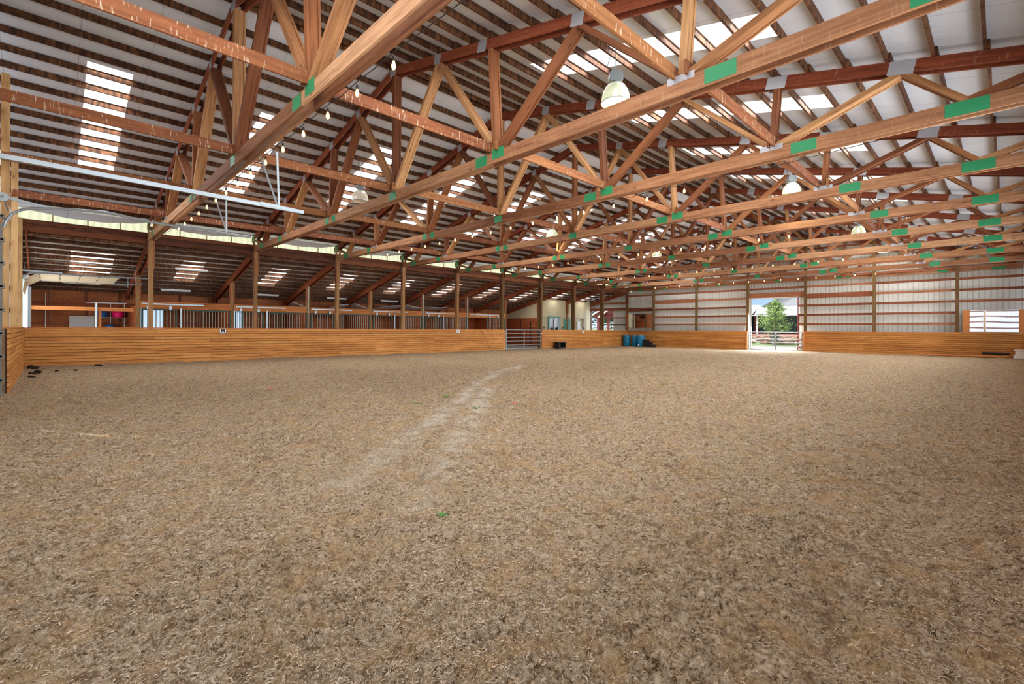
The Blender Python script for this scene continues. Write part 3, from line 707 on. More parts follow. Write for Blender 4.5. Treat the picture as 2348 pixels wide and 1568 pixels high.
# ================================================================== FAR WALL
XF = LEN + .36
def siding(name, rects, x, mat, th=.02):
    mb = MB()
    for y0, y1, z0, z1 in rects: mb.box(x, x + th, y0, y1, z0, z1)
    return mb
mb = MB()
def gable(mb, ya, yb, z0):      # siding strip from z0 up to the roof between ya and yb, split at the ridge
    cuts = sorted(set([ya, yb] + ([-W / 2] if ya < -W / 2 < yb else [])))
    for a, b in zip(cuts[:-1], cuts[1:]):
        za, zb = zr(a) - .01, zr(b) - .01
        mb.add([(XF, a, z0), (XF, b, z0), (XF, b, zb), (XF, a, za), (XF + .02, a, z0), (XF + .02, b, z0), (XF + .02, b, zb), (XF + .02, a, za)], [(0, 3, 2, 1), (4, 5, 6, 7), (0, 1, 5, 4), (3, 7, 6, 2), (0, 4, 7, 3), (1, 2, 6, 5)])
gable(mb, -9.92, .1, 0); gable(mb, -12.97, -9.92, 3.56); gable(mb, -W - .1, -12.97, 0)
far = mb.build('wall_far', M_siding); tag(far, kind='structure')
fposts = [-2.48, -6.09, -9.84, -13.44, -17.07, -20.73]
pl = ['far wall post beside the small mirror', 'far wall post midway between small mirror and doorway', 'far wall post on the left edge of the doorway', 'far wall post on the right edge of the doorway', 'far wall post between the doorway and the large mirror', 'far wall post just left of the large bright mirror']
for y, l_ in zip(fposts, pl):
    yy = y + (.0 if y > -9 else 0)
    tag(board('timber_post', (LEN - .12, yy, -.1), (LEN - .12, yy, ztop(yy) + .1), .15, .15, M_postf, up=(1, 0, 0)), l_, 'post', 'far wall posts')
bays = [0.0] + fposts + [-W]
XG = LEN - .03
for i in range(7):
    ya, yb = bays[i] - .08, bays[i + 1] + .08
    for j in range(10):
        z = 1.78 + .61 * j
        if z > ztop((ya + yb) / 2) - .1: continue
        if i == 3 and z < 3.5:                       # the doorway bay: only the strip beside the open sliding door
            board('girt', (XG, -13.02, z), (XG, yb, z), .035, .13, M_girt, far); continue
        if i == 0 and z < 2.6: 
            continue
        if i == 6 and z < 2.5: continue
        dh = .13
        if i == 3 and abs(z - 3.61) < .03: z = 3.77; dh = .34
        if i in (0, 1, 4) and abs(z - 3.61) < .03: dh = .30
        if i in (0, 1, ) and abs(z - 3.61) < .03: z = 3.05 if i == 0 else 3.6
        board('girt', (XG, ya, z), (XG, yb, z), .035, dh, M_girt, far)
for z in (.25, .75): board('girt', (XG, -13.02, z), (XG, -13.36, z), .035, .13, M_girt, far)
# edge trim of the doorway
jm = MB().box(XG - .02, XG + .03, -13.01, -12.96, 0, 3.58).build('trim_1', M_redpaint); tag(jm, kind='structure')
jm = MB().box(XG - .02, XG + .10, -9.93, -9.89, 0, 3.58).build('trim_2', M_white); tag(jm, kind='structure')
jm = MB().box(XG - .02, XF + .03, -13.03, -9.89, 3.58, 3.61).build('trim_3', M_white); tag(jm, kind='structure')
# lean-to part of the far wall
lw = MB()
def lgable(mb, x, ya, yb, z0, th=.02):
    za, zb = zl(ya) - .01, zl(yb) - .01
    mb.add([(x, ya, z0), (x, yb, z0), (x, yb, zb), (x, ya, za), (x + th, ya, z0), (x + th, yb, z0), (x + th, yb, zb), (x + th, ya, za)], [(0, 3, 2, 1), (4, 5, 6, 7), (0, 1, 5, 4), (3, 7, 6, 2), (0, 4, 7, 3), (1, 2, 6, 5)])
lgable(lw, XF, .1, 1.72, 0); lgable(lw, XF, 1.72, 4.05, 3.05); lgable(lw, XF, 4.05, 7.4, 0)
lwo = lw.build('wall_far', M_siding); tag(lwo, kind='structure')
for z in (.6, 1.17, 1.78, 2.39): board('girt', (XG, .1, z), (XG, 1.7, z), .035, .12, M_girt, lwo)
board('girt', (XG, .1, 3.14), (XG, 4.1, 3.14), .04, .24, M_girt, lwo)
board('girt', (XG, .1, 3.66), (XG, 3.9, 3.66), .035, .13, M_girt, lwo)
jm = MB().box(XG - .02, XG + .05, 1.68, 1.74, 0, 3.05).build('trim_4', M_redpaint); tag(jm, kind='structure')
board_post = board('timber_post', (LEN - .1, 4.12, -.1), (LEN - .1, 4.12, zlean(4.12)), .14, .14, M_post, up=(1, 0, 0))
tag(board_post, 'timber post at the left side of the lean-to far doorway', 'post')

# ------------------------------------------------------------------ mirrors
def wall_mirror(ya, yb, ga, gb, z0, z1, label):
    e_ = empty('wall_mirror', (LEN - .26, (ya + yb) / 2, z0), label, 'mirror')
    MB().box(LEN - .235, LEN - .215, yb, ya, z0, z1).build('backing_board', M_osb if ya > -5 else MATS['stall_header_lumber'], e_)
    MB().box(LEN - .245, LEN - .237, gb, ga, z0 + .01, z1 - .005).build('mirror_glass', M_mirror, e_)
    return e_
wall_mirror(.03, -2.36, -.22, -1.96, 1.53, 2.70, 'smaller framed arena mirror above the barrels, reflecting stall wood')
wall_mirror(-20.95, -W + .12, -21.23, -23.04, 1.33, 2.49, 'large bright arena mirror with wavy reflected girts, far right')
# ================================================================== NEAR WALL (left edge, and seen in the mirror)
nw = MB(); XN = -.10
def ngable(mb, ya, yb, z0, z1=None):
    cuts = sorted(set([ya, yb] + ([-W / 2] if ya < -W / 2 < yb else [])))
    for a, b in zip(cuts[:-1], cuts[1:]):
        za, zb = (z1, z1) if z1 else (zr(a) - .01, zr(b) - .01)
        mb.add([(XN, a, z0), (XN, b, z0), (XN, b, zb), (XN, a, za), (XN - .02, a, z0), (XN - .02, b, z0), (XN - .02, b, zb), (XN - .02, a, za)], [(0, 3, 2, 1), (4, 5, 6, 7), (0, 1, 5, 4), (3, 7, 6, 2), (0, 4, 7, 3), (1, 2, 6, 5)])
ngable(nw, -13.4, -9.0, 3.75); ngable(nw, -W - .1, -13.4, 4.7)
near = nw.build('wall_near', M_siding); tag(near, kind='structure')
n2 = MB(); ngable(n2, -W - .1, -13.4, 0, 4.7)
ngable(n2, -9.0, .3, 0)
nf = n2.build('window_11', M_fibre); tag(nf, kind='structure')
for i, (y, l_) in enumerate([(-3.66, 'near wall post, pale wood, just left of the corner post'), (-7.32, 'near wall post at the left edge, beside the door track'), (-13.6, 'near wall post on the far jamb of the overhead door'), (-17.2, 'near wall post between the translucent panels'), (-20.8, 'near wall post reflected in the large mirror')]):
    tag(board('timber_post', (.165 if y > -5 else .15, y, -.1), (.165 if y > -5 else .15, y, ztop(y)), .14, .14, M_postn, up=(1, 0, 0)), l_, 'post', 'near wall posts')
for i, (ya, yb) in enumerate([(.05, -3.6), (-3.7, -7.25), (-7.4, -9.0), (-13.7, -17.1), (-17.3, -20.7), (-20.9, -W)]):
    for j in range(10):
        z = 1.17 + .61 * j
        if z > ztop((ya + yb) / 2) - .1: continue
        board('girt', (.055, ya, z), (.055, yb, z), .035, .13, M_girt, near)
# overhead door of the arena: closed panels, tracks, spring drum, hangers
od = empty('overhead_door', (.1, -11.1, 0), 'closed arena overhead door with galvanised tracks reaching into the roof', 'overhead door')
dp = MB()
for i in range(7): dp.box(.03, .07, -13.2, -9.3, .53 * i + .01, .53 * i + .52)
dp.build('door_panel', M_doorin, od)
tk = MB(); tk.tube([(.17, -9.28, z) for z in (0, 1, 2, 3, 3.3)], .03, 6); tk.box(.13, .21, -9.31, -9.25, 0, 3.3)
tk.build('vertical_track', M_galvd, od)
for i in range(8):
    hg = MB().box(.08, .24, -9.36, -9.22, .25 + .45 * i, .33 + .45 * i); hg.tube([(.2, -9.36, .29 + .45 * i), (.2, -9.2, .29 + .45 * i)], .02, 8); hg.build('roller_hinge', M_galvd, od)
cv = [(.22, -9.22, 3.25), (.25, -9.22, 3.38), (.33, -9.22, 3.52), (.45, -9.22, 3.62), (.62, -9.22, 3.68), (.9, -9.22, 3.72), (1.3, -9.2, 3.77), (1.75, -9.2, 3.80), (2.0, -9.2, 3.77), (2.5, -9.2, 3.71), (3.6, -9.2, 3.67), (4.6, -9.2, 3.65)]
m_ = MB(); m_.tube(cv, .028, 8); m_.build('curved_track', M_galv, od)
m_ = MB(); m_.beam((.1, -13.0, 3.70), (4.49, -13.0, 3.62), .05, .07); m_.beam((3.7, -13.0, 3.655), (4.5, -13.0, 3.62), .07, .06); m_.build('horizontal_track', M_galv, od)
m_ = MB(); m_.beam((.1, -9.2, 3.86), (.9, -9.2, 3.72), .04, .05); m_.build('track_arm', M_galv, od)
for (a, b) in [((4.04, -9.2, 3.68), (4.03, -9.2, 4.62)), ((4.04, -9.2, 3.7), (3.80, -9.05, 4.62)), ((4.04, -13.0, 3.62), (4.0, -13.0, 4.70)), ((4.02, -13.0, 3.64), (3.78, -12.75, 4.62))]:
    h_ = MB(); a, b = Vector(a), Vector(b); h_.beam(a, b, .004, .035); h_.beam(a + Vector((.016, .016, 0)), b + Vector((.016, .016, 0)), .035, .004)
    h_.build('hanger_angle', M_galv, od)
dr = MB(); dr.tube([(.28, -10.75, 3.55), (.28, -10.68, 3.55)], .075, 20); dr.tube([(.28, -10.9, 3.55), (.28, -9.3, 3.55)], .014, 8); dr.build('spring_drum', M_galv, od)
tg = MB().box(.24, .245, -10.95, -10.68, 3.74, 3.88).build('paper_tag', M_white, od); tg['label'] = 'small white paper tag with a red edge'

# ================================================================== LEAN-TO
# outer wall
lo = MB()
YO = 7.32
wins_o = [(4.15, 5.05, 1.0, 2.25), (8.2, 8.72, 1.0, 2.3)]
xs = [-.1, 4.15, 5.05, 8.2, 8.72, LEN + .35]
for a, b in zip(xs[:-1], xs[1:]):
    if (a, b) in [(4.15, 5.05), (8.2, 8.72)]: lo.box(a, b, YO, YO + .03, 0, 1.0); lo.box(a, b, YO, YO + .03, 2.27, zl(YO) - .02)
    else: lo.box(a, b, YO, YO + .03, 0, zl(YO) - .02)
wo = lo.build('wall_left', M_osb); tag(wo, kind='structure')
for i in range(24):
    x = .9 + i * 1.22
    board('stud', (x, YO - .03, 0), (x, YO - .03, 3.0), .09, .04, M_girt, wo, up=(0, 1, 0))
for z in (.7, 1.5, 2.4):
    for a, b in ([(0, 28)] if z != 1.5 else [(0, 4.1), (5.1, 8.15), (8.77, 28)]): board('wall_girt', (a, YO - .03, z), (b, YO - .03, z), .05, .13, M_rafter, wo)
for i, (a, b, c, d) in enumerate(wins_o):
    g = MB()
    for t_ in range(5): g.tube([(a + (b - a) * (t_ + .5) / 5, YO - .02, c), (a + (b - a) * (t_ + .5) / 5, YO - .02, d)], .012, 6)
    g = g.build('window_%d' % (12 + i), M_dark); tag(g, kind='structure')
    f_ = MB(); f_.box(a - .05, a, YO - .06, YO + .05, c, d); f_.box(b, b + .05, YO - .06, YO + .05, c, d); f_.box(a - .05, b + .05, YO - .06, YO + .05, d, d + .05); f_.build('window_frame', M_dark, g)
# rafters and inner posts
for k in range(0, 11):
    x = k * B if 0 < k < 10 else (.2 if k == 0 else LEN - .1)
    e_ = empty('lean_to_rafter', (x, 3.6, 3.7), '%s sloping double rafter of the lean-to, counted from the near end' % ORD[k], 'rafter', 'lean-to rafters')
    for s in (-1, 1):
        ya, yb = .1, 7.28
        board('rafter_board', (x + s * .09, ya, zlean(ya) - .15), (x + s * .09, yb, zlean(yb) - .15), .038, .29, M_rafter, e_)
    if k: board('blocking', (x, 4.5, zlean(4.5) + .02), (x, 4.9, zlean(4.9) + .02), .10, .16, M_rafter, e_)
    if 0 < k < 10:
        e2 = empty('stall_post', (x, 3.68, 0), '%s inner timber post on the stall front line, counted from the near end' % ORD[k - 1], 'post', 'inner timber posts at the stall fronts')
        board('post_shaft', (x, 3.68, -.05), (x, 3.68, zlean(3.68) - .0), .14, .14, M_post, e2, up=(1, 0, 0))
        for s in (-1, 1): board('scab_board', (x + s * .089, 3.68, 2.75), (x + s * .089, 3.68, zlean(3.68) - .31), .036, .13, M_rafter, e2, up=(0, 1, 0))
        if k in (1, 2, 3, 4, 5): board('knee_strut', (x, 6.3, 2.45), (x, 6.3, zlean(6.3) - .3), .04, .09, M_rafter, e2, up=(0, 1, 0))
        if k in (3, 5, 6, 8): MB().tube([(x - .02, 3.59, 1.1), (x - .02, 3.59, 3.6)], .028, 8).build('conduit_pipe', M_galv, e2)

# stalls, bays 2..7 from the near end
def stall(k):
    x0, x1 = k * B, (k + 1) * B; yf = 3.56
    e_ = empty('horse_stall', ((x0 + x1) / 2, yf, 0), '%s horse stall front with green barred grill and sliding door, from the near end' % ORD[k - 1], 'stall front', 'horse stall fronts')
    board('header_board', (x0 + .08, yf + .05, 2.29), (x1 - .08, yf + .05, 2.29), .04, .28, M_header, e_)
    board('header_ledge', (x0 + .08, yf + .03, 2.445), (x1 - .08, yf + .03, 2.445), .10, .03, M_header, e_)
    t0, t1 = (x0 + .12, x0 + 2.45) if k < 6 else (x0 + .12, x0 + 2.9)
    tr = MB().beam((t0, yf - .02, 2.36), (t1, yf - .02, 2.36), .05, .06).build('door_track', M_galv, e_)
    dx = {6: 1.75}.get(k, .12)
    # sliding door
    d0, d1 = x0 + dx, x0 + dx + 1.25
    dm = MB(); dm.box(d0, d1, yf - .05, yf - .02, 0, 1.15); dm.build('door_panel', M_stallwood, e_)
    fr = MB()
    for a in (d0, d1): fr.box(a - .025, a + .025, yf - .06, yf - .01, 0, 2.12)
    fr.box(d0, d1, yf - .06, yf - .01, 2.08, 2.13); fr.box(d0, d1, yf - .06, yf - .01, 1.12, 1.18); fr.build('door_frame', M_dark, e_)
    for t_ in (.22, 1.03):
        rl = MB(); rl.box(d0 + t_ - .05, d0 + t_ + .05, yf - .075, yf - .03, 2.13, 2.27); rl.tube([(d0 + t_, yf - .02, 2.27), (d0 + t_, yf - .02, 2.38)], .012, 6); rl.build('roller_hanger', M_galv, e_)
    for q in range(9):
        bx = d0 + .07 + q * .138; MB().tube([(bx, yf - .035, 1.15), (bx, yf - .035, 2.1)], .0125, 6).build('bar', M_bar, e_)
    pj = MB().box(x0 + 1.52, x0 + 1.59, yf - .03, yf + .03, 0, 2.2) if k < 6 else MB().box(x1 - .4, x1 - .33, yf - .03, yf + .03, 0, 2.2)
    pj.build('jamb_post', M_galv, e_)
    # fixed part
    f0, f1 = (x0 + 1.62, x1 - .1) if k < 6 else (x0 + 3.05, x1 - .1)
    MB().box(f0, f1, yf, yf + .04, 0, 1.15).build('lower_panel', M_stallwood, e_)
    fr = MB(); fr.box(f0, f1, yf, yf + .04, 2.09, 2.14); fr.box(f0, f1, yf, yf + .04, 1.12, 1.18); fr.box(f1 - .04, f1, yf, yf + .04, 0, 2.14); fr.build('grill_frame', M_dark, e_)
    n = int((f1 - f0) / .125)
    for q in range(n):
        bx = f0 + .06 + q * .125; MB().tube([(bx, yf + .02, 1.15), (bx, yf + .02, 2.1)], .0125, 6).build('bar', M_bar, e_)
    # partition wall between stalls
    pt = MB(); pt.box(x1 - .02, x1 + .02, yf + .2, YO - .06, 0, 1.5)
    pw = MB(); pw.box(x1 - .02, x1 + .02, yf + .25, YO - .06, 0, 2.25)
    o = pw.build('stall_partition', M_stally); tag(o, 'wooden partition wall behind the %s stall front' % ORD[k - 1], 'partition', 'stall partition walls')
    bw = MB().box(x0 + .03, x1 - .03, YO - .08, YO - .065, 0, 1.0 if k in (1, 2) else 1.95)
    o = bw.build('stall_lining', M_stallwood); tag(o, 'plank lining on the back wall of the %s stall' % ORD[k - 1], 'wall lining', 'stall back wall linings')
M_stally = plank_wall('stall_planks_side', srgb(150, 76, 40), srgb(172, 92, 50), srgb(190, 110, 62), 0.14, 'Y')
for k in range(1, 7): stall(k)
tag(MB().box(B - .02, B + .02, 3.8, YO - .06, 0, 2.3).build('stall_partition', M_stally), 'wooden partition wall between the rack bay and the first stall', 'partition', 'stall partition walls')
# loose grey cloths slung under the lean-to roof
for i, (x, y, s_) in enumerate([(12.8, 6.7, 1.74), (16.46, 6.4, 1.74), (20.12, 6.2, 1.74)]):
    g = MB(); n = 12; vs = []
    for a in range(n + 1):
        for b in range(7):
            u, v = a / n, b / 6; vs.append((x - s_ + 2 * s_ * u, y - .5 + v * .9, zlean(y - .5 + v * .9) - .34 - .42 * sin(pi * u) * (.6 + .4 * sin(5 * u + i)) * (1 - .3 * v) + .02 * sin(20 * v + 9 * u)))
    g.add(vs, [(a * 7 + b, (a + 1) * 7 + b, (a + 1) * 7 + b + 1, a * 7 + b + 1) for a in range(n) for b in range(6)])
    o = g.build('hanging_cloth', M_fabric, smooth=True); md = o.modifiers.new('thick', 'SOLIDIFY'); md.thickness = .01
    tag(o, ['small sagging grey cloth under the lean-to roof behind the third stall', 'wide sagging pale cloth under the lean-to roof behind the fourth stall', 'pale cloth sagging under the lean-to roof beside the last stall'][i], 'cloth', 'cloths slung under the lean-to roof')
# fluorescent fixtures on the lean-to roof
for i, (x, y, l_) in enumerate([(1.9, 5.6, 'nearest'), (5.5, 2.9, 'second'), (5.4, 6.0, 'third'), (9.6, 6.0, 'fourth'), (13.6, 6.0, 'fifth'), (17.2, 6.0, 'sixth'), (16.2, 2.9, 'seventh')]):
    e_ = empty('strip_light', (x, y, zlean(y) - .12), '%s unlit white strip light fixture under the lean-to roof, from the near end' % l_, 'strip light', 'strip lights under the lean-to roof')
    MB().box(x - .62, x + .62, y - .06, y + .06, zlean(y) - .09, zlean(y) - .03).build('housing', M_white, e_)
    for s in (-.03, .03): MB().tube([(x - .6, y + s, zlean(y) - .11), (x + .6, y + s, zlean(y) - .11)], .014, 8).build('tube', M_white, e_)

# first bay: rail, rack, tubs, board, overhead door rolled open
e_ = empty('hitch_rail', (1.9, 3.6, 0), 'orange wooden rail board across the first bay of the lean-to', 'rail')
board('rail_board', (.36, 3.6, 2.07), (3.5, 3.6, 2.07), .04, .145, M_header, e_)
board('rail_post', (2.39, 3.6, 0), (2.39, 3.6, 2.0), .09, .09, M_header, e_, up=(1, 0, 0))
MB().tube([(2.28, 3.52, 0), (2.28, 3.52, 2.33)], .035, 10).build('steel_pole', M_galv, e_)
rk = empty('wire_shelf_rack', (2.9, 6.95, 0), 'thin white metal shelf rack holding the blue and pink tubs', 'rack')
for x in (2.42, 2.98, 3.5):
    MB().tube([(x, 7.1, 0), (x, 7.1, 2.45)], .015, 6).build('upright', M_white, rk)
MB().beam((2.08, 7.1, 2.47), (3.57, 7.1, 2.47), .03, .04).build('top_rail', M_white, rk)
for z in (1.78, 1.05): MB().box(2.4, 3.63, 6.75, 7.15, z - .02, z).build('shelf', M_galv, rk)
MB().tube([(.75, 7.15, 1.1), (.75, 7.15, 2.85)], .015, 6).build('pipe', M_white, rk)
def tub(x, y, z, r, mat, label):
    e_ = empty('feed_tub', (x, y, z), label, 'tub', 'tubs on the shelf rack')
    MB().lathe((x, y, z), [(r * .82, .0), (r * .86, .01), (r, .30), (r * .96, .30), (r * .80, .02)], 28).build('tub_wall', mat, e_, smooth=True)
    MB().lathe((x, y, z), [(r * 1.0, .285), (r * 1.07, .29), (r * 1.07, .315), (r * .97, .315)], 28).build('rim', mat, e_)
tub(2.68, 6.95, 1.785, .21, M_blue, 'blue plastic feed tub on the left of the shelf rack')
tub(3.25, 6.95, 1.785, .24, M_pink, 'bright pink plastic feed tub on the right of the shelf rack')
e_ = empty('bucket', (2.95, 6.95, 1.055), 'white bucket with a dark rim on the lower rack shelf', 'bucket')
MB().lathe((2.95, 6.95, 1.055), [(.13, 0), (.16, .3), (.15, .3), (.12, .02)], 20).build('pail', M_white, e_, smooth=True)
MB().lathe((2.95, 6.95, 1.055), [(.15, .29), (.175, .30), (.175, .36), (.12, .40), (.0, .41)], 20).build('lid', M_blue, e_, smooth=True)
tag(MB().box(1.53, 2.40, 7.16, 7.19, .9, 1.83).build('whiteboard', M_whiteboard), 'large grey-white panel leaning on the outer wall left of the rack', 'board')
# rolled-open overhead door of the lean-to
dd = empty('overhead_door', (1.8, 2.0, 3.1), 'open sectional overhead door hanging level in the lean-to, seen from below', 'overhead door')
def track(y, z):
    pts = [(.1, y, 0), (.1, y, 1.2), (.1, y, z - .55), (.13, y, z - .32), (.22, y, z - .14), (.38, y, z - .03), (.6, y, z), (1.6, y, z), (3.75, y, z + .03)]
    MB().tube(pts, .028, 8).build('track', M_galv, dd)
    MB().beam((.05, y, z + .06), (1.2, y, z + .03), .03, .05).build('track_brace', M_galv, dd)
    MB().beam((3.28, y, z - .12), (3.28, y, z + .32), .035, .01, up=(1, 0, 0)).build('hanger_angle', M_galv, dd)
track(.72, 3.2); track(3.36, 3.12)
MB().box(.33, .42, .66, .675, 0, 2.7).build('jamb_angle', M_galv, dd)
zz = lambda y: 3.2 - (y - .72) * .03
prev = None
secs = [((.2, -.62), (.27, -.22)), ((.27, -.22), (.62, .0)), ((.62, .0), (1.15, .0)), ((1.15, .0), (1.68, .0)), ((1.68, .0), (2.21, .0)), ((2.21, 0), (2.78, 0))]
for (xa, za), (xb, zb) in secs:
    m_ = MB(); vs = []
    for dz in (-.02, .02):
        for (xx, z_) in ((xa + .008, za), (xb - .008, zb)):
            for y in (.8, 3.28): vs.append((xx, y, zz(y) + z_ + dz))
    m_.add(vs, [(0, 2, 3, 1), (4, 5, 7, 6), (0, 1, 5, 4), (2, 6, 7, 3), (0, 4, 6, 2), (1, 3, 7, 5)])
    pnl = m_.build('door_section', M_doorin, dd)
    for y in (.86, 2.04, 3.2):
        h_ = MB().box(xb - .03, xb + .03, y - .03, y + .03, zz(y) + zb - .045, zz(y) + zb - .018).build('hinge', M_galvd, pnl)
for x in (.72, 2.5):
    MB().box(x, x + .16, .74, .78, 3.22, 3.255).build('yellow_label', M_yellow, dd)
tag(MB().box(.05, .12, .5, .62, 0, 3.3).build('trim_5', M_galv), kind='structure')
tag(MB().box(.05, .30, 3.42, 3.50, 0, 3.3).build('trim_6', M_white), kind='structure')
lw2 = MB(); lgable(lw2, XN, .3, .66, 0); lgable(lw2, XN, .66, 3.42, 3.32); lgable(lw2, XN, 3.42, 7.4, 0)
tag(lw2.build('wall_near', M_siding), kind='structure')
tag(MB().tube([(.2, 2.9, 3.5), (.21, 2.9, 3.75), (.4, 2.9, 3.85), (3.5, 2.9, 3.83)], .014, 6).build('conduit_pipe', M_galvd), 'thin bent conduit above the open lean-to door', 'conduit')

# ================================================================== TACK ROOM (cream metal cladding)
XT = 8 * B
fw = MB()
for a, b, c, d in [(XT, 30.55, 0, 9), (30.55, 31.95, 0, 1.05), (30.55, 31.95, 2.3, 9), (31.95, 32.5, 0, 9), (32.5, 33.42, 2.22, 9), (33.42, 36.2, 0, 9)]:
    fw.box(a, b, 3.76, 3.80, c, min(d, zl(3.74) - .02))
tw = fw.build('wall_tack_room', M_cream); tag(tw, kind='structure')
cw = MB()
vs = [(XT, 3.76, 2.2), (XT, 7.3, 2.2), (XT, 7.3, zl(7.3) - .02), (XT, 3.76, zl(3.76) - .02)]; vs += [(v[0] + .03, v[1], v[2]) for v in vs]
cw.add(vs, [(0, 3, 2, 1), (4, 5, 6, 7), (0, 1, 5, 4), (3, 7, 6, 2), (0, 4, 7, 3), (1, 2, 6, 5)])
tag(cw.build('wall_tack_room', M_creamy), kind='structure')
tag(MB().box(XT - .03, XT + .02, 3.76, 7.3, 0, 2.25).build('wall_lining', M_stally), 'orange plank lining on the wall behind the pipe gate', 'wall lining')
tag(MB().tube([(XT - .06, 5.6, .1), (XT - .06, 5.6, 2.1), (XT - .06, 5.66, 2.2), (XT - .06, 6.4, 2.22)], .02, 6).build('water_pipe', M_black), 'bent black pipe on the orange wall behind the gate', 'pipe')
tag(MB().tube([(XT - .06, 4.45, .1), (XT - .06, 4.45, 1.95)], .03, 6).build('wall_bar', M_black), 'straight black upright bar on the orange wall behind the gate', 'bar')
tag(MB().beam((XT, 3.70, 2.32), (LEN - .2, 3.70, 2.32), .02, .02).build('trim_7', M_galvd), kind='structure')
e_ = MB().box(30.5, 30.62, 3.66, 3.72, .95, 2.42).build('window_14', M_teal); tag(e_, kind='structure')
m_ = MB(); m_.box(31.88, 32.0, 3.66, 3.72, .95, 2.42); m_.box(30.62, 31.88, 3.66, 3.72, 2.30, 2.42); m_.build('teal_trim', M_teal, e_)
m_ = MB(); m_.box(30.62, 30.69, 3.68, 3.73, 1.05, 2.3); m_.box(31.2, 31.30, 3.68, 3.73, 1.05, 2.3); m_.box(31.81, 31.88, 3.68, 3.73, 1.05, 2.3); m_.box(30.62, 31.88, 3.68, 3.73, 2.23, 2.3); m_.build('sash', M_white, e_)
MB().box(30.62, 31.88, 3.735, 3.745, 1.05, 2.28).build('pane', M_darkglass, e_)
e_ = MB().box(32.52, 33.40, 3.70, 3.74, 0, 2.2).build('door_1', M_teal); tag(e_, kind='structure')
m_ = MB()
for a in (32.62, 33.0):
    for c, d in ((.2, .95), (1.1, 2.0)): m_.box(a, a + .3, 3.685, 3.70, c, d)
m_.build('door_panel', M_teal, e_)
tag(MB().box(34.3, 34.7, 3.66, 3.715, 1.35, 2.05).build('notice_sheet', M_white), 'white notice sheet on the cream wall right of the teal door', 'notice')
tag(MB().tube([(35.55, 3.66, 0), (35.55, 3.66, 3.75), (35.5, 3.5, 3.85), (35.4, 1.2, 4.35)], .035, 8).build('downpipe', M_galv), 'pale vertical pipe on the cream wall beside the lean-to doorway', 'pipe')
hl = MB()
for i in range(5): hl.tube([(34.95 + .05 * i, 3.68, 2.25), (34.9 + .1 * i, 3.66, 1.95 - .05 * i), (35.0 + .02 * i, 3.66, 1.6), (35.15 + .05 * i, 3.66, 1.45), (35.3, 3.67, 1.2 + .05 * i)], .012, 5)
hl.tube([(34.85, 3.66, 2.25), (35.3, 3.66, 2.25)], .02, 5)
tag(hl.build('halter', M_rope), 'brown rope halters hanging on the cream wall', 'halter')
tag(MB().tube([(31.95 + .12 * t_, 3.45, z) for t_, z in ((0, 0), (0, 1.4), (.6, 1.55), (1.6, 1.5), (2.2, 1.2), (2.4, .0))], .03, 6).build('saddle_rack', M_black), 'dark curved rack on the floor right of the teal window', 'rack')
tag(MB().box(29.95, 30.1, 3.66, 3.71, 1.42, 1.6).build('wall_hook', M_galvd), 'small dark hook plate on the cream wall left of the window', 'hook')
mb = MB().box(XT, LEN, 7.3, 7.33, 0, 3.0).build('wall_tack_room', M_creamy); tag(mb, kind='structure')

# ================================================================== GATES
def gate(pa, pb, h0, h1, rails, label, mat, mid=.5, name='pipe_gate'):
    pa, pb = Vector(pa), Vector(pb); e_ = empty(name, (pa + pb) / 2, label, 'gate')
    for i in range(rails):
        z = h0 + (h1 - h0) * i / (rails - 1); MB().tube([pa + Vector((0, 0, z)), pb + Vector((0, 0, z))], .024 if i in (0, rails - 1) else .02, 8).build('rail', mat, e_)
    for t_ in (0, mid, 1):
        p = pa.lerp(pb, t_); MB().tube([p + Vector((0, 0, h0)), p + Vector((0, 0, h1))], .027, 8).build('upright', mat, e_)
    p = pb; MB().box(p.x - .05, p.x + .05, p.y - .06, p.y - .02, 1.0, 1.12).build('latch', mat, e_)
    return e_
gate((22.12, -.16, 0), (25.42, -.16, 0), .06, 1.30, 6, 'galvanised pipe gate in the stall-side kick wall', M_galv)
gate((LEN - .32, -10.0, 0), (LEN - .32, -13.3, 0), .06, 1.24, 6, 'pipe gate across the bright far doorway', M_galvd, mid=.52)
for x, l_ in ((22.02, 'left'), (25.6, 'right')):
    tag(board('gate_post', (x, -.09, 0), (x, -.09, 1.28), .10, .10, M_kick_post if False else M_header, up=(1, 0, 0)), 'short square wood jamb post at the %s side of the pipe gate' % l_, 'post')
for y, l_ in ((-9.84, 'left'), (-13.40, 'right')):
    tag(board('gate_post', (LEN - .29, y, 0), (LEN - .29, y, 1.27), .09, .08, M_header, up=(1, 0, 0)), 'wood end post of the far kick wall, %s of the doorway' % l_, 'post')

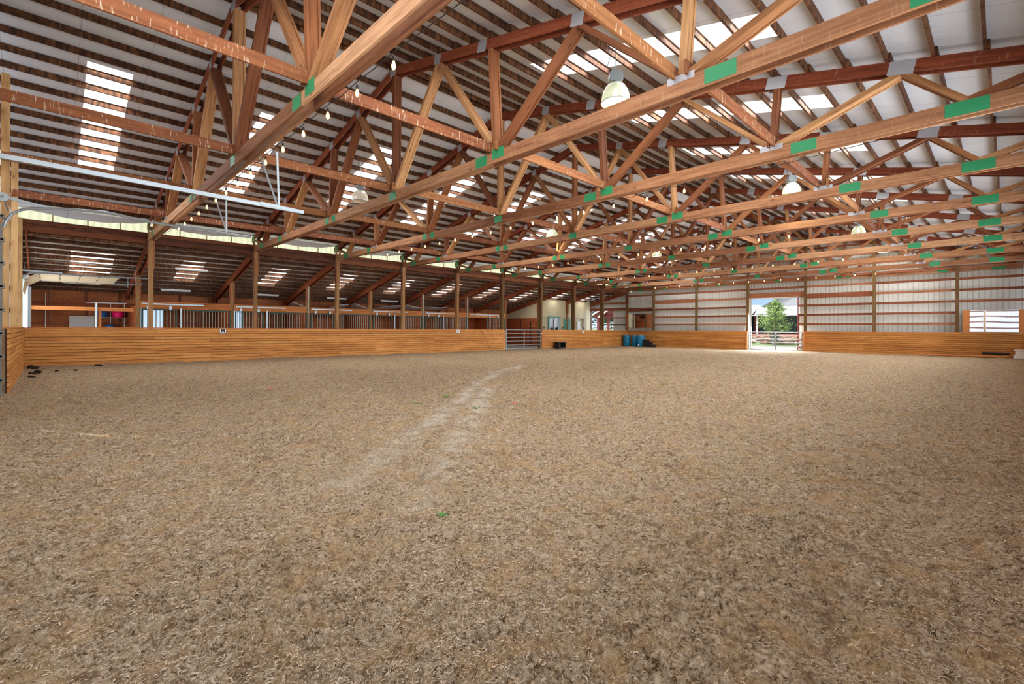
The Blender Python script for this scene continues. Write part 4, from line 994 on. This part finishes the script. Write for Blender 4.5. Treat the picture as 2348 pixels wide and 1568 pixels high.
# ================================================================== LETTER SIGNS
def letter(ch, x, label):
    z = 1.20; yb = -.139
    e_ = empty('letter_sign', (x, yb, z - .11), label, 'sign')
    bm = bmesh.new(); pts = []
    for cx_, cz_, a0 in ((.075, .075, 0), (-.075, .075, 90), (-.075, -.075, 180), (.075, -.075, 270)):
        for t_ in range(0, 91, 18): a = radians(a0 + t_); pts.append((cx_ + .035 * cos(a), cz_ + .035 * sin(a)))
    for nm, sc, y0, y1, mt in (('backing', 1.10, yb - .004, yb, M_black), ('plate', 1.0, yb - .009, yb - .004, M_white)):
        m_ = MB(); n = len(pts); vs = [(x + p[0] * sc, y, z + p[1] * sc) for y in (y0, y1) for p in pts]
        m_.add(vs, [tuple(range(n)), tuple(range(n, 2 * n))[::-1]] + [(i, (i + 1) % n, n + (i + 1) % n, n + i) for i in range(n)]); m_.build(nm, mt, e_)
    def seg(m_, a, b, wd): m_.beam((x + a[0], yb - .011, z + a[1]), (x + b[0], yb - .011, z + b[1]), .005, wd, up=(0, 1, 0) if False else (0, 0, 1))
    m_ = MB(); yy = yb - .0115
    def quad(p): vs = [(x + a, y, z + b) for y in (yb - .013, yb - .0092) for a, b in p]; n = len(p); m_.add(vs, [tuple(range(n)), tuple(range(n, 2 * n))[::-1]] + [(i, (i + 1) % n, n + (i + 1) % n, n + i) for i in range(n)])
    if ch == 'M':
        quad([(-.07, -.07), (-.07, .07), (-.035, .07), (-.035, -.07)]); quad([(.035, -.07), (.035, .07), (.07, .07), (.07, -.07)])
        quad([(-.045, .07), (-.015, .07), (.015, -.07), (-.015, -.07)]); quad([(.045, .07), (.015, .07), (-.015, -.07), (.015, -.07)])
    if ch == 'B':
        quad([(-.05, -.07), (-.05, .07), (-.02, .07), (-.02, -.07)])
        for zc in (-.035, .035):
            quad([(-.05, zc + .02), (-.05, zc + .035), (.025, zc + .035), (.04, zc + .02)]); quad([(-.05, zc - .035), (-.05, zc - .02), (.04, zc - .02), (.025, zc - .035)])
            quad([(.018, zc - .03), (.018, zc + .03), (.046, zc + .018), (.046, zc - .018)])
    if ch == 'F':
        quad([(-.045, -.07), (-.045, .07), (-.012, .07), (-.012, -.07)]); quad([(-.045, .045), (-.045, .07), (.045, .07), (.045, .045)]); quad([(-.045, -.005), (-.045, .02), (.03, .02), (.03, -.005)])
    m_.build('letter', M_black, e_)
letter('M', 6.05, 'white plate with black letter M on the kick wall')
letter('B', 18.25, 'white plate with black letter B on the kick wall')
letter('F', 30.2, 'small white letter plate on the kick wall right of the pipe gate')
# dressage whip / hose leaning on the kick wall
tag(MB().tube([(20.6, -.45, .0), (20.3, -.3, .6), (20.0, -.15, 1.28)], .008, 5).build('whip', M_cord), 'thin dark whip leaning against the kick wall left of the gate', 'whip')

# ================================================================== BARRELS, STEPS, BOX
def barrel(x, y, z, r, h, label, rotz=0, cap=False):
    e_ = empty('barrel', (x, y, z), label, 'barrel', 'blue plastic barrels in the far corner')
    pr = [(0, 0), (r * .93, 0), (r, .03), (r, h * .3), (r * 1.02, h * .32), (r * 1.02, h * .35), (r, h * .37), (r, h * .64), (r * 1.02, h * .66), (r * 1.02, h * .69), (r, h * .71), (r, h - .04), (r * .95, h), (r * .9, h), (r * .88, h - .02), (0, h - .02)]
    MB().lathe((x, y, z), pr, 32).build('barrel_body', M_barrel, e_, smooth=True)
    for s in (-1, 1): MB().lathe((x + s * r * .5, y, z), [(0, h - .02), (.04, h - .02), (.04, h + .005), (0, h + .005)], 12).build('bung', M_white, e_)
    if cap: MB().box(x - r - .006, x - r + .004, y - .05, y + .06, z + h * .08, z + h * .22).build('paper_label', M_white, e_)
barrel(35.55, -.55, 0, .30, .9, 'left blue plastic barrel, against the far left corner')
barrel(35.72, -1.22, 0, .27, .9, 'middle blue plastic barrel of the three')
barrel(35.5, -1.9, 0, .31, .9, 'right blue plastic barrel with a white mark near its foot', cap=True)
e_ = empty('mounting_steps', (35.5, -2.65, 0), 'black three-step mounting block beside the blue barrels', 'mounting block')
for i, (h_, y0, y1) in enumerate([(.58, -2.24, -2.56), (.38, -2.56, -2.86), (.18, -2.86, -3.16)]):
    MB().box(35.2, 35.75, y1 - .02, y0, h_ - .05, h_).build('tread', M_black, e_, bevel=.008)
    MB().box(35.24, 35.7, y1, y0, 0, h_ - .05).build('riser', M_black, e_)
e_ = empty('black_crate', (26.95, -.55, 0), 'black plastic step stool standing in front of the kick wall right of the gate', 'stool')
m_ = MB(); m_.box(26.62, 27.45, -.80, -.32, .40, .46); m_.build('top', M_black, e_, bevel=.01)
for x in (26.66, 27.33): MB().box(x, x + .08, -.78, -.34, 0, .40).build('side_panel', M_black, e_)
MB().box(26.7, 27.35, -.36, -.33, 0, .40).build('back_panel', M_dark, e_)
MB().box(26.7, 27.35, -.78, -.75, .0, .10).build('stretcher', M_black, e_)
# right end: jump block, poles
e_ = empty('jump_block', (35.55, -W + .42, 0), 'white plastic jump block at the foot of the far kick wall, right edge', 'jump block')
MB().box(35.35, 35.75, -W + .18, -W + .62, 0, .16).build('block_base', M_white, e_, bevel=.02)
MB().box(35.38, 35.72, -W + .22, -W + .56, .16, .40).build('block_body', M_white, e_, bevel=.02)
MB().box(35.35, 35.75, -W + .18, -W + .60, .40, .48).build('block_top', M_white, e_, bevel=.02)
for i, (ya, yb, x, z, r_, mt, l_) in enumerate([(-19.2, -W + .9, 35.9, .06, .05, M_header, 'long wooden ground pole along the far kick wall, behind the other'), (-19.6, -W + .8, 35.72, .06, .05, M_header, 'long wooden ground pole along the far kick wall, in front'), (-21.7, -W + .75, 36.0, .22, .06, M_black, 'short black pole lying on the ground poles near the jump block')]):
    tag(MB().tube([(x, ya, z), (x, yb, z)], r_, 12).build('ground_pole', mt), l_, 'pole', 'ground poles by the far wall')
# manure and small litter
for i, (x, y, r_, l_) in enumerate([(.62, -3.62, .16, 'largest dark manure pile near the left corner'), (.5, -1.5, .2, 'flat dark manure pile against the near corner planks'), (1.02, -2.85, .08, 'small dark manure clump right of the corner piles'), (1.45, -3.02, .07, 'small manure clump farthest right of the corner group'), (2.1, -1.06, .12, 'flat manure scatter close to the long kick wall'), (.55, -5.0, .08, 'thin manure smear at the foot of the left edge planks')]):
    m_ = MB()
    for j in range(9):
        a = rnd.uniform(0, 6.28); q = r_ * rnd.uniform(0, .9); xx, yy = x + q * cos(a), y + q * sin(a) * 1.2; rr = r_ * rnd.uniform(.25, .45)
        m_.blob((xx, yy, float(ground(np.array([xx]), np.array([yy]))[0]) + rr * .75 * (1.5 if i == 0 else 1)), rr, seed=i * 20 + j, sc=(1, 1, .8), n=1)
    tag(m_.build('manure_pile', M_dung, smooth=True), l_, 'manure', 'manure clumps in the near corner')
for i, (x, y, s_, l_) in enumerate([(6.56, -14.98, .22, 'green grass tuft beside the pale drag track'), (5.64, -15.39, .12, 'small green tuft left of the pale drag track'), (5.99, -16.61, .14, 'green tuft between the two pale drag tracks'), (11.5, -17.0, .16, 'green tuft in the sand toward the right'), (2.88, -20.0, .07, 'tiny green sprig in the foreground sand')]):
    m_ = MB(); g0 = float(ground(np.array([x]), np.array([y]))[0])
    for j in range(22):
        a = rnd.uniform(0, 6.28); l2 = s_ * rnd.uniform(.4, 1); bx, by = x + rnd.uniform(-.5, .5) * s_, y + rnd.uniform(-.5, .5) * s_
        d_ = Vector((cos(a), sin(a), rnd.uniform(.2, .8))); nn = Vector((-sin(a), cos(a), 0)) * .006; b0 = Vector((bx, by, g0)); m1 = b0 + d_ * l2 * .35; tp = b0 + d_ * l2 * .6 - Vector((0, 0, l2 * .1))
        m_.add([b0 - nn, b0 + nn, m1 + nn, m1 - nn, tp], [(0, 1, 2, 3), (3, 2, 4)])
    tag(m_.build('grass_tuft', M_grass), l_, 'grass tuft', 'green tufts in the sand')
for i, (x, y, l_) in enumerate([(6.98, -16.51, 'small orange leaf in the sand right of the drag tracks'), (4.34, -11.52, 'small orange leaf in the sand toward the left')]):
    g0 = float(ground(np.array([x]), np.array([y]))[0]) + .01
    m_ = MB(); m_.add([(x - .07, y, g0), (x, y - .03, g0 + .012), (x + .08, y, g0 + .02), (x, y + .03, g0 + .025), (x, y, g0 + .03)], [(0, 1, 4), (1, 2, 4), (2, 3, 4), (3, 0, 4)])
    tag(m_.build('fallen_leaf', M_leafred), l_, 'leaf', 'orange leaves in the sand')

# ================================================================== HIGH BAY LAMPS
def lamp(x, y, z, lit, label):
    """z = rim of the shade"""
    r = .27; h = .38; zt = ztop(y) + .09
    e_ = empty('high_bay_lamp', (x, y, z), label, 'lamp', 'high bay lamps under the roof')
    pr = [(r, 0), (r * 1.02, .008)] + [(r * cos(t_) ** .72 if t_ < 1.5 else .05, h * sin(t_)) for t_ in np.linspace(.0, 1.45, 12)] + [(.06, h)]
    fl_ = []; n = 56
    m_ = MB(); m_.lathe((x, y, z), pr, n)
    o = m_.build('lamp_shade', M_shade if lit else M_shade_off, e_, smooth=True)
    if lit: m_ = MB(); m_.lathe((x, y, z), [(r * .99, .0), (r * .5, -.012), (0, -.016)], 32); m_.build('lens', M_shade, e_, smooth=True)
    m_ = MB(); m_.lathe((x, y, z), [(r * 1.0, .0), (r * 1.03, .004), (r * 1.03, .014), (r, .018)], 40); m_.build('rim_band', M_galv, e_)
    if lit: m_ = MB(); m_.lathe((x, y, z), [(0, .09), (.035, .11), (.05, .16), (.045, .22), (.025, .27), (.0, .28)], 16); m_.build('bulb', M_lampbulb, e_, smooth=True)
    m_ = MB(); m_.lathe((x, y, z), [(.075, h - .02), (.075, h + .02), (.05, h + .035)], 16, True); m_.build('collar', M_galv, e_)
    m_ = MB(); b0 = h + .03
    oc = [(-.13, b0 + .03), (-.10, b0), (.10, b0), (.13, b0 + .03), (.13, b0 + .13), (.09, b0 + .20), (-.09, b0 + .20), (-.13, b0 + .13)]
    ax = Vector((R_.x, R_.y, 0)); ay = Vector((F_.x, F_.y, 0)); c = Vector((x, y, z)); vs = [c + ax * a + ay * s + Vector((0, 0, b)) for s in (-.07, .07) for a, b in oc]
    m_.add(vs, [tuple(range(8)), tuple(range(8, 16))[::-1]] + [(i, (i + 1) % 8, 8 + (i + 1) % 8, 8 + i) for i in range(8)]); m_.build('ballast_box', M_galv, e_)
    pts = []; zc = z + b0 + .2
    m_ = MB(); m_.tube([(x, y, zc), (x, y, zt)], .006, 5); m_.build('chain', M_galv, e_)
    cpt = [c + ax * -.1 + Vector((0, 0, b0 + .16)), c + ax * -.16 + Vector((0, 0, b0 + .3)), c + ax * -.06 + Vector((0, 0, (zt - z)))]
    MB().tube(cpt, .005, 5).build('cord', M_cord, e_)
    if lit:
        ld = bpy.data.lights.new('lamp_light', 'POINT'); ld.energy = 30; ld.shadow_soft_size = .12; ld.color = (1, .95, .62)
        lo_ = bpy.data.objects.new('lamp_light', ld); COL.objects.link(lo_); lo_.parent = e_; lo_.location = (0, 0, -.35)
LZ = 5.62
LAMPS = [(8.6, -17.55, LZ, True, 'large lit high bay lamp nearest the camera, glowing yellow-white'), (17.75, -17.95, LZ, True, 'lit high bay lamp, second in the right hand row'), (26.75, -18.05, LZ, True, 'lit high bay lamp, third in the right hand row'),
         (8.45, -7.45, LZ, False, 'unlit beige high bay lamp hanging over the left side'), (17.75, -7.9, LZ, True, 'lit high bay lamp, second in the left hand row'), (26.4, -8.4, LZ, True, 'lit high bay lamp, third in the left hand row'), (34.0, -17.9, 5.7, True, 'lit high bay lamp farthest away in the right hand row')]
for a in LAMPS: lamp(*a)

# ================================================================== STRING LIGHTS
def string_lights(k, label, idx):
    x = k * B + .14; ys = [-4.55 - .938 * i for i in range(15)]
    e_ = empty('string_light', (x, -11, 4.58), label, 'string light', 'strings of bulbs under the trusses')
    pts = [(x, -.3, 4.60), (x, -2.2, 4.59)]
    for i in range(14):
        pts += [(x, ys[i], 4.60), (x, (ys[i] + ys[i + 1]) / 2, 4.57 + .02 * (i % 2))]
    pts += [(x, ys[-1], 4.60), (x, -19.4, 4.55), (x, -21.3, 4.6)]
    MB().tube(pts, .006, 5).build('cord', M_cord, e_)
    for i, y in enumerate(ys):
        z = 4.55
        s_ = MB().lathe((x, y, z - .055), [(.0, .0), (.017, .0), (.017, .05), (.008, .065)], 10).build('socket', M_cord, e_)
        b_ = MB().lathe((x, y, z - .16), [(.0, .0), (.012, .002), (.023, .018), (.0285, .040), (.026, .06), (.017, .085), (.014, .106)], 14).build('bulb', M_bulbglass, e_, smooth=True)
        f_ = MB().tube([(x, y, z - .14), (x, y, z - .075)], .007, 6).build('filament', M_fil, b_)
for i, (k, l_) in enumerate([(1, 'string of warm bulbs under the nearest roof truss'), (3, 'string of warm bulbs under the third roof truss'), (5, 'string of warm bulbs under the fifth roof truss'), (7, 'string of warm bulbs under the seventh roof truss'), (9, 'string of warm bulbs under the ninth roof truss, before the far wall')]):
    string_lights(k, l_, i)

# ================================================================== OUTSIDE
def terrain(prof, y0, y1, mat):
    m_ = MB(); vs = [(x, y, z) for x, z in prof for y in (y0, y1)]; m_.add(vs, [(2 * i, 2 * i + 1, 2 * i + 3, 2 * i + 2) for i in range(len(prof) - 1)])
    return tag(m_.build('floor', mat), kind='structure')
terrain([(LEN + .36, -.06), (48, -.04), (56, .42), (60, .95), (140, 1.2)], -90, 8, M_gravel)
terrain([(LEN + .36, -.06), (43.5, -.04), (50, 1.2), (60, 1.45), (140, 1.6)], 8, 90, M_lawn)
gd = MB().box(-60, LEN + .36, 12.3, 90, -.3, -.06).build('floor', M_gravel); tag(gd, kind='structure')
gd = MB().box(-60, -.3, -90, 12.3, -.3, -.06).build('floor', M_gravel); tag(gd, kind='structure')
gd = MB().box(-.3, LEN + .36, -90, -W - .6, -.3, -.06).build('floor', M_gravel); tag(gd, kind='structure')
# rising ground behind the doorway
m_ = MB(); m_.add([(57.2, -16, .62), (57.2, 1.5, .62), (59.8, 1.5, 1.0), (59.8, -16, 1.0)], [(0, 1, 2, 3)])
tag(m_.build('garden_bed', M_mulch), 'reddish mulch bank rising behind the far doorway', 'garden bed')
m_ = MB(); m_.add([(48.5, -14, -.005), (48.5, 2, -.005), (51.5, 2, .20), (51.5, -14, .20)], [(0, 1, 2, 3)]); tag(m_.build('lawn_strip', M_lawn), 'narrow green lawn strip outside the far doorway', 'lawn', kind='stuff')
# barn across the yard
bn = empty('barn', (66, -3, .9), 'dark green barn with white metal roof and grey gable across the yard', 'building')
MB().box(63.6, 63.9, -16, -1.35, .9, 3.9).build('green_wall', M_greenwall, bn)
MB().box(63.3, 63.95, -1.35, -.85, .9, 3.8).build('red_wall', M_redpaint, bn)
MB().box(64, 64.2, -.85, 3.0, .9, 3.8).build('shaded_opening', M_void, bn)  # dark sheet painted for the shade inside the barn opening
MB().box(60.1, 60.25, -2.35, -2.2, .9, 3.2).build('porch_post', M_white, bn)
MB().beam((59.95, -16, 3.12), (59.95, 3, 3.12), .12, .12).build('gutter', M_white, bn)
m_ = MB()
for dz in (0, .07): m_.add([(60, -16, 3.18 + dz), (60, -2.0, 3.18 + dz), (64, -1.15, 4.25 + dz), (64, -16, 4.25 + dz)], [(0, 1, 2, 3)])
m_.build('porch_roof', M_whiteroof, bn)
m_ = MB()
for dz in (0, .07): m_.add([(60, -1.7, 3.14 + dz), (60, 3.2, 3.14 + dz), (65, 3.2, 4.5 + dz), (65, -1.0, 4.5 + dz)], [(0, 1, 2, 3)])
m_.build('side_roof', M_whiteroof, bn)
m_ = MB(); m_.add([(64.05, -16, 4.1), (64.05, -1.38, 4.1), (64.05, -9.0, 8.44), (64.05, -16, 4.5)], [(0, 1, 2, 3)]); m_.build('grey_gable', M_greywall, bn)
m_ = MB(); m_.beam((63.9, -1.1, 3.98), (63.9, -9.0, 8.5), .3, .12); m_.build('roof_edge', M_galvd, bn)
# tree in a planter
def tree(x, y, z, h, r, seed, label, mat=M_leaf, nl=5200, ls=.11):
    rn = random.Random(seed); e_ = empty('tree', (x, y, z), label, 'tree')
    tk_ = MB(); tk_.tube([(x, y, z), (x + .02, y, z + h * .3), (x, y + .03, z + h * .6), (x, y, z + h * .9)], [.07, .055, .035, .012], 8)
    for i in range(22):
        a = rn.uniform(0, 6.28); zz_ = z + h * rn.uniform(.15, .85); ll = r * (1.0 - (zz_ - z) / h * .75) * rn.uniform(.6, 1)
        tk_.tube([(x, y, zz_), (x + cos(a) * ll * .5, y + sin(a) * ll * .5, zz_ + ll * .28), (x + cos(a) * ll, y + sin(a) * ll, zz_ + ll * .5)], [.022, .014, .005], 5)
    tk_.build('trunk', M_bark, e_)
    m_ = MB(); vs = []; fs = []
    cl = []
    for i in range(90):
        a = rn.uniform(0, 6.28); t_ = rn.random() ** .8; prof = sin(pi * min(1, t_ * .92 + .12)) ** .7 * (1 - .35 * t_); q = r * prof * rn.uniform(.35, 1.0)
        cl.append((x + cos(a) * q, y + sin(a) * q, z + h * (.10 + .88 * t_), rn.uniform(.12, .34) * (1 - .45 * t_)))
    for i in range(nl):
        c = rn.choice(cl); d_ = Vector((rn.gauss(0, 1), rn.gauss(0, 1), rn.gauss(0, .8))) * c[3] * .62 * r; p = Vector(c[:3]) + d_
        a = Vector((rn.gauss(0, 1), rn.gauss(0, 1), rn.gauss(0, .6))).normalized(); b = a.cross(Vector((rn.gauss(0, 1), rn.gauss(0, 1), rn.gauss(0, 1)))).normalized(); s_ = ls * rn.uniform(.6, 1.3); n = len(vs)
        vs += [p - a * s_, p + b * s_ * .4, p + a * s_, p - b * s_ * .4]; fs.append((n, n + 1, n + 2, n + 3))
    m_.add(vs, fs); m_.build('foliage', mat, e_)
tree(49.2, -7.65, .97, 3.15, 1.5, 5, 'bushy light green tree in front of the barn, framed by the doorway', nl=4200, ls=.10)
tree(51.0, -10.7, -.06, 3.7, 1.0, 9, 'green tree half hidden behind the right jamb of the doorway', nl=1800, ls=.10)
e_ = empty('planter', (49.2, -7.6, 0), 'dark planter stand under the tree in the doorway', 'planter')
MB().lathe((49.2, -7.65, 0), [(.35, 0), (.3, .3), (.22, .7), (.34, .75), (.34, .98), (0, .98)], 10).build('pedestal', M_galvd, e_)
e_ = empty('wooden_tub', (50.6, -7.0, 0), 'pale round planter on a stand left of the tree', 'planter')
MB().lathe((50.6, -7.0, .75), [(.0, 0), (.36, 0), (.48, .40), (.42, .40), (.3, .05)], 20).build('bowl', M_rock, e_); MB().lathe((50.6, -7.0, 0), [(.25, 0), (.18, .4), (.26, .75)], 10).build('stand', M_galvd, e_)
def gz(x): return float(np.interp(x, [36, 48, 56, 60], [-.06, -.04, .42, .95]))
rk_l = [(50.2, -8.15, .62, 'largest flat boulder in the yard right of the gate middle'), (49.9, -6.6, .42, 'low boulder in the yard behind the gate middle'), (53.5, -5.4, .6, 'boulder left of the gate middle upright'), (50.5, -5.0, .35, 'small boulder at the left jamb of the doorway'), (54.2, -7.7, .6, 'boulder behind the largest flat boulder'), (50.6, -9.7, .35, 'small boulder at the right jamb of the doorway')]
for i, (x, y, r_, l_) in enumerate(rk_l):
    tag(MB().blob((x, y, gz(x) + .08), r_, seed=40 + i, amp=.30, sc=(1, 1.25, .55), flat=-.3).build('boulder', M_rock, smooth=True), l_, 'boulder', 'boulders in the yard')
for i in range(16):
    x = 56.6 + rnd.uniform(-.6, .6); y = -12 + i * .78; r_ = rnd.uniform(.24, .36)
    tag(MB().blob((x, y, gz(x) + .12), r_, seed=70 + i, amp=.32, sc=(1, 1.3, .6)).build('edging_stone', M_rock, smooth=True), 'stone of the low rock edging in front of the green barn', 'stone', 'rock edging in front of the barn')
# porch and trees seen through the lean-to doorway
pc = empty('porch', (43, 7, 0), 'barn-red timber porch with white roof edges outside the lean-to doorway', 'porch')
for y in (7.73, 6.48):
    MB().box(42.9, 43.1, y - .11, y + .11, -.05, 2.85).build('porch_post', M_redpaint, pc)
    for q in (-1, 1): MB().beam((43.05, y, 2.2), (43.05, y + q * .4, 2.8), .06, .08).build('knee_brace', M_redpaint, pc)
MB().beam((43.05, 5.6, 2.9), (43.05, 8.1, 2.9), .2, .26).build('porch_beam', M_redpaint, pc)
for (y0, z0, y1, z1), x0 in (((8.85, 2.72, 7.1, 3.55), 42.9), ((7.4, 2.66, 5.6, 3.75), 42.6)):
    m_ = MB(); m_.add([(x0, y0, z0 + .1), (x0, y1, z1 + .1), (x0 + 2.2, y1, z1 + .1), (x0 + 2.2, y0, z0 + .1), (x0, y0, z0), (x0, y1, z1), (x0 + 2.2, y1, z1), (x0 + 2.2, y0, z0)], [(0, 1, 2, 3), (7, 6, 5, 4), (0, 4, 5, 1), (2, 6, 7, 3)]); m_.build('roof_slope', M_redpaint, pc)
    MB().beam((x0 - .04, y0, z0 + .03), (x0 - .04, y1, z1 + .03), .06, .17).build('white_fascia', M_white, pc)
fc = empty('paddock_fence', (51, 12, 1.2), 'white rail fence beyond the porch', 'fence')
for z in (1.45, 1.8, 2.15): MB().beam((51, 8.5, z), (51, 17, z), .05, .09).build('rail', M_white, fc)
for y in (9, 10.5, 12, 13.5, 15, 16.5): MB().box(50.93, 51.07, y - .06, y + .06, 1.1, 2.25).build('fence_post', M_white, fc)
for i, (x, y, h_, r_) in enumerate([(66, 24.5, 7.0, 3.4), (62, 18.6, 5.6, 2.9), (64, 31.5, 7, 3.2), (56.5, 13.6, 3.0, 1.6)]):
    tree(x, y, 1.4, h_, r_, 30 + i, ['tall grey-green tree beyond the fence, left', 'grey-green tree beyond the fence, middle', 'large tree beyond the fence at far left', 'low shrub-like tree behind the porch posts'][i], M_leafd, nl=1800, ls=.3)
for x, y in ((4.6, 12.0), (8.6, 12.0)):
    pass
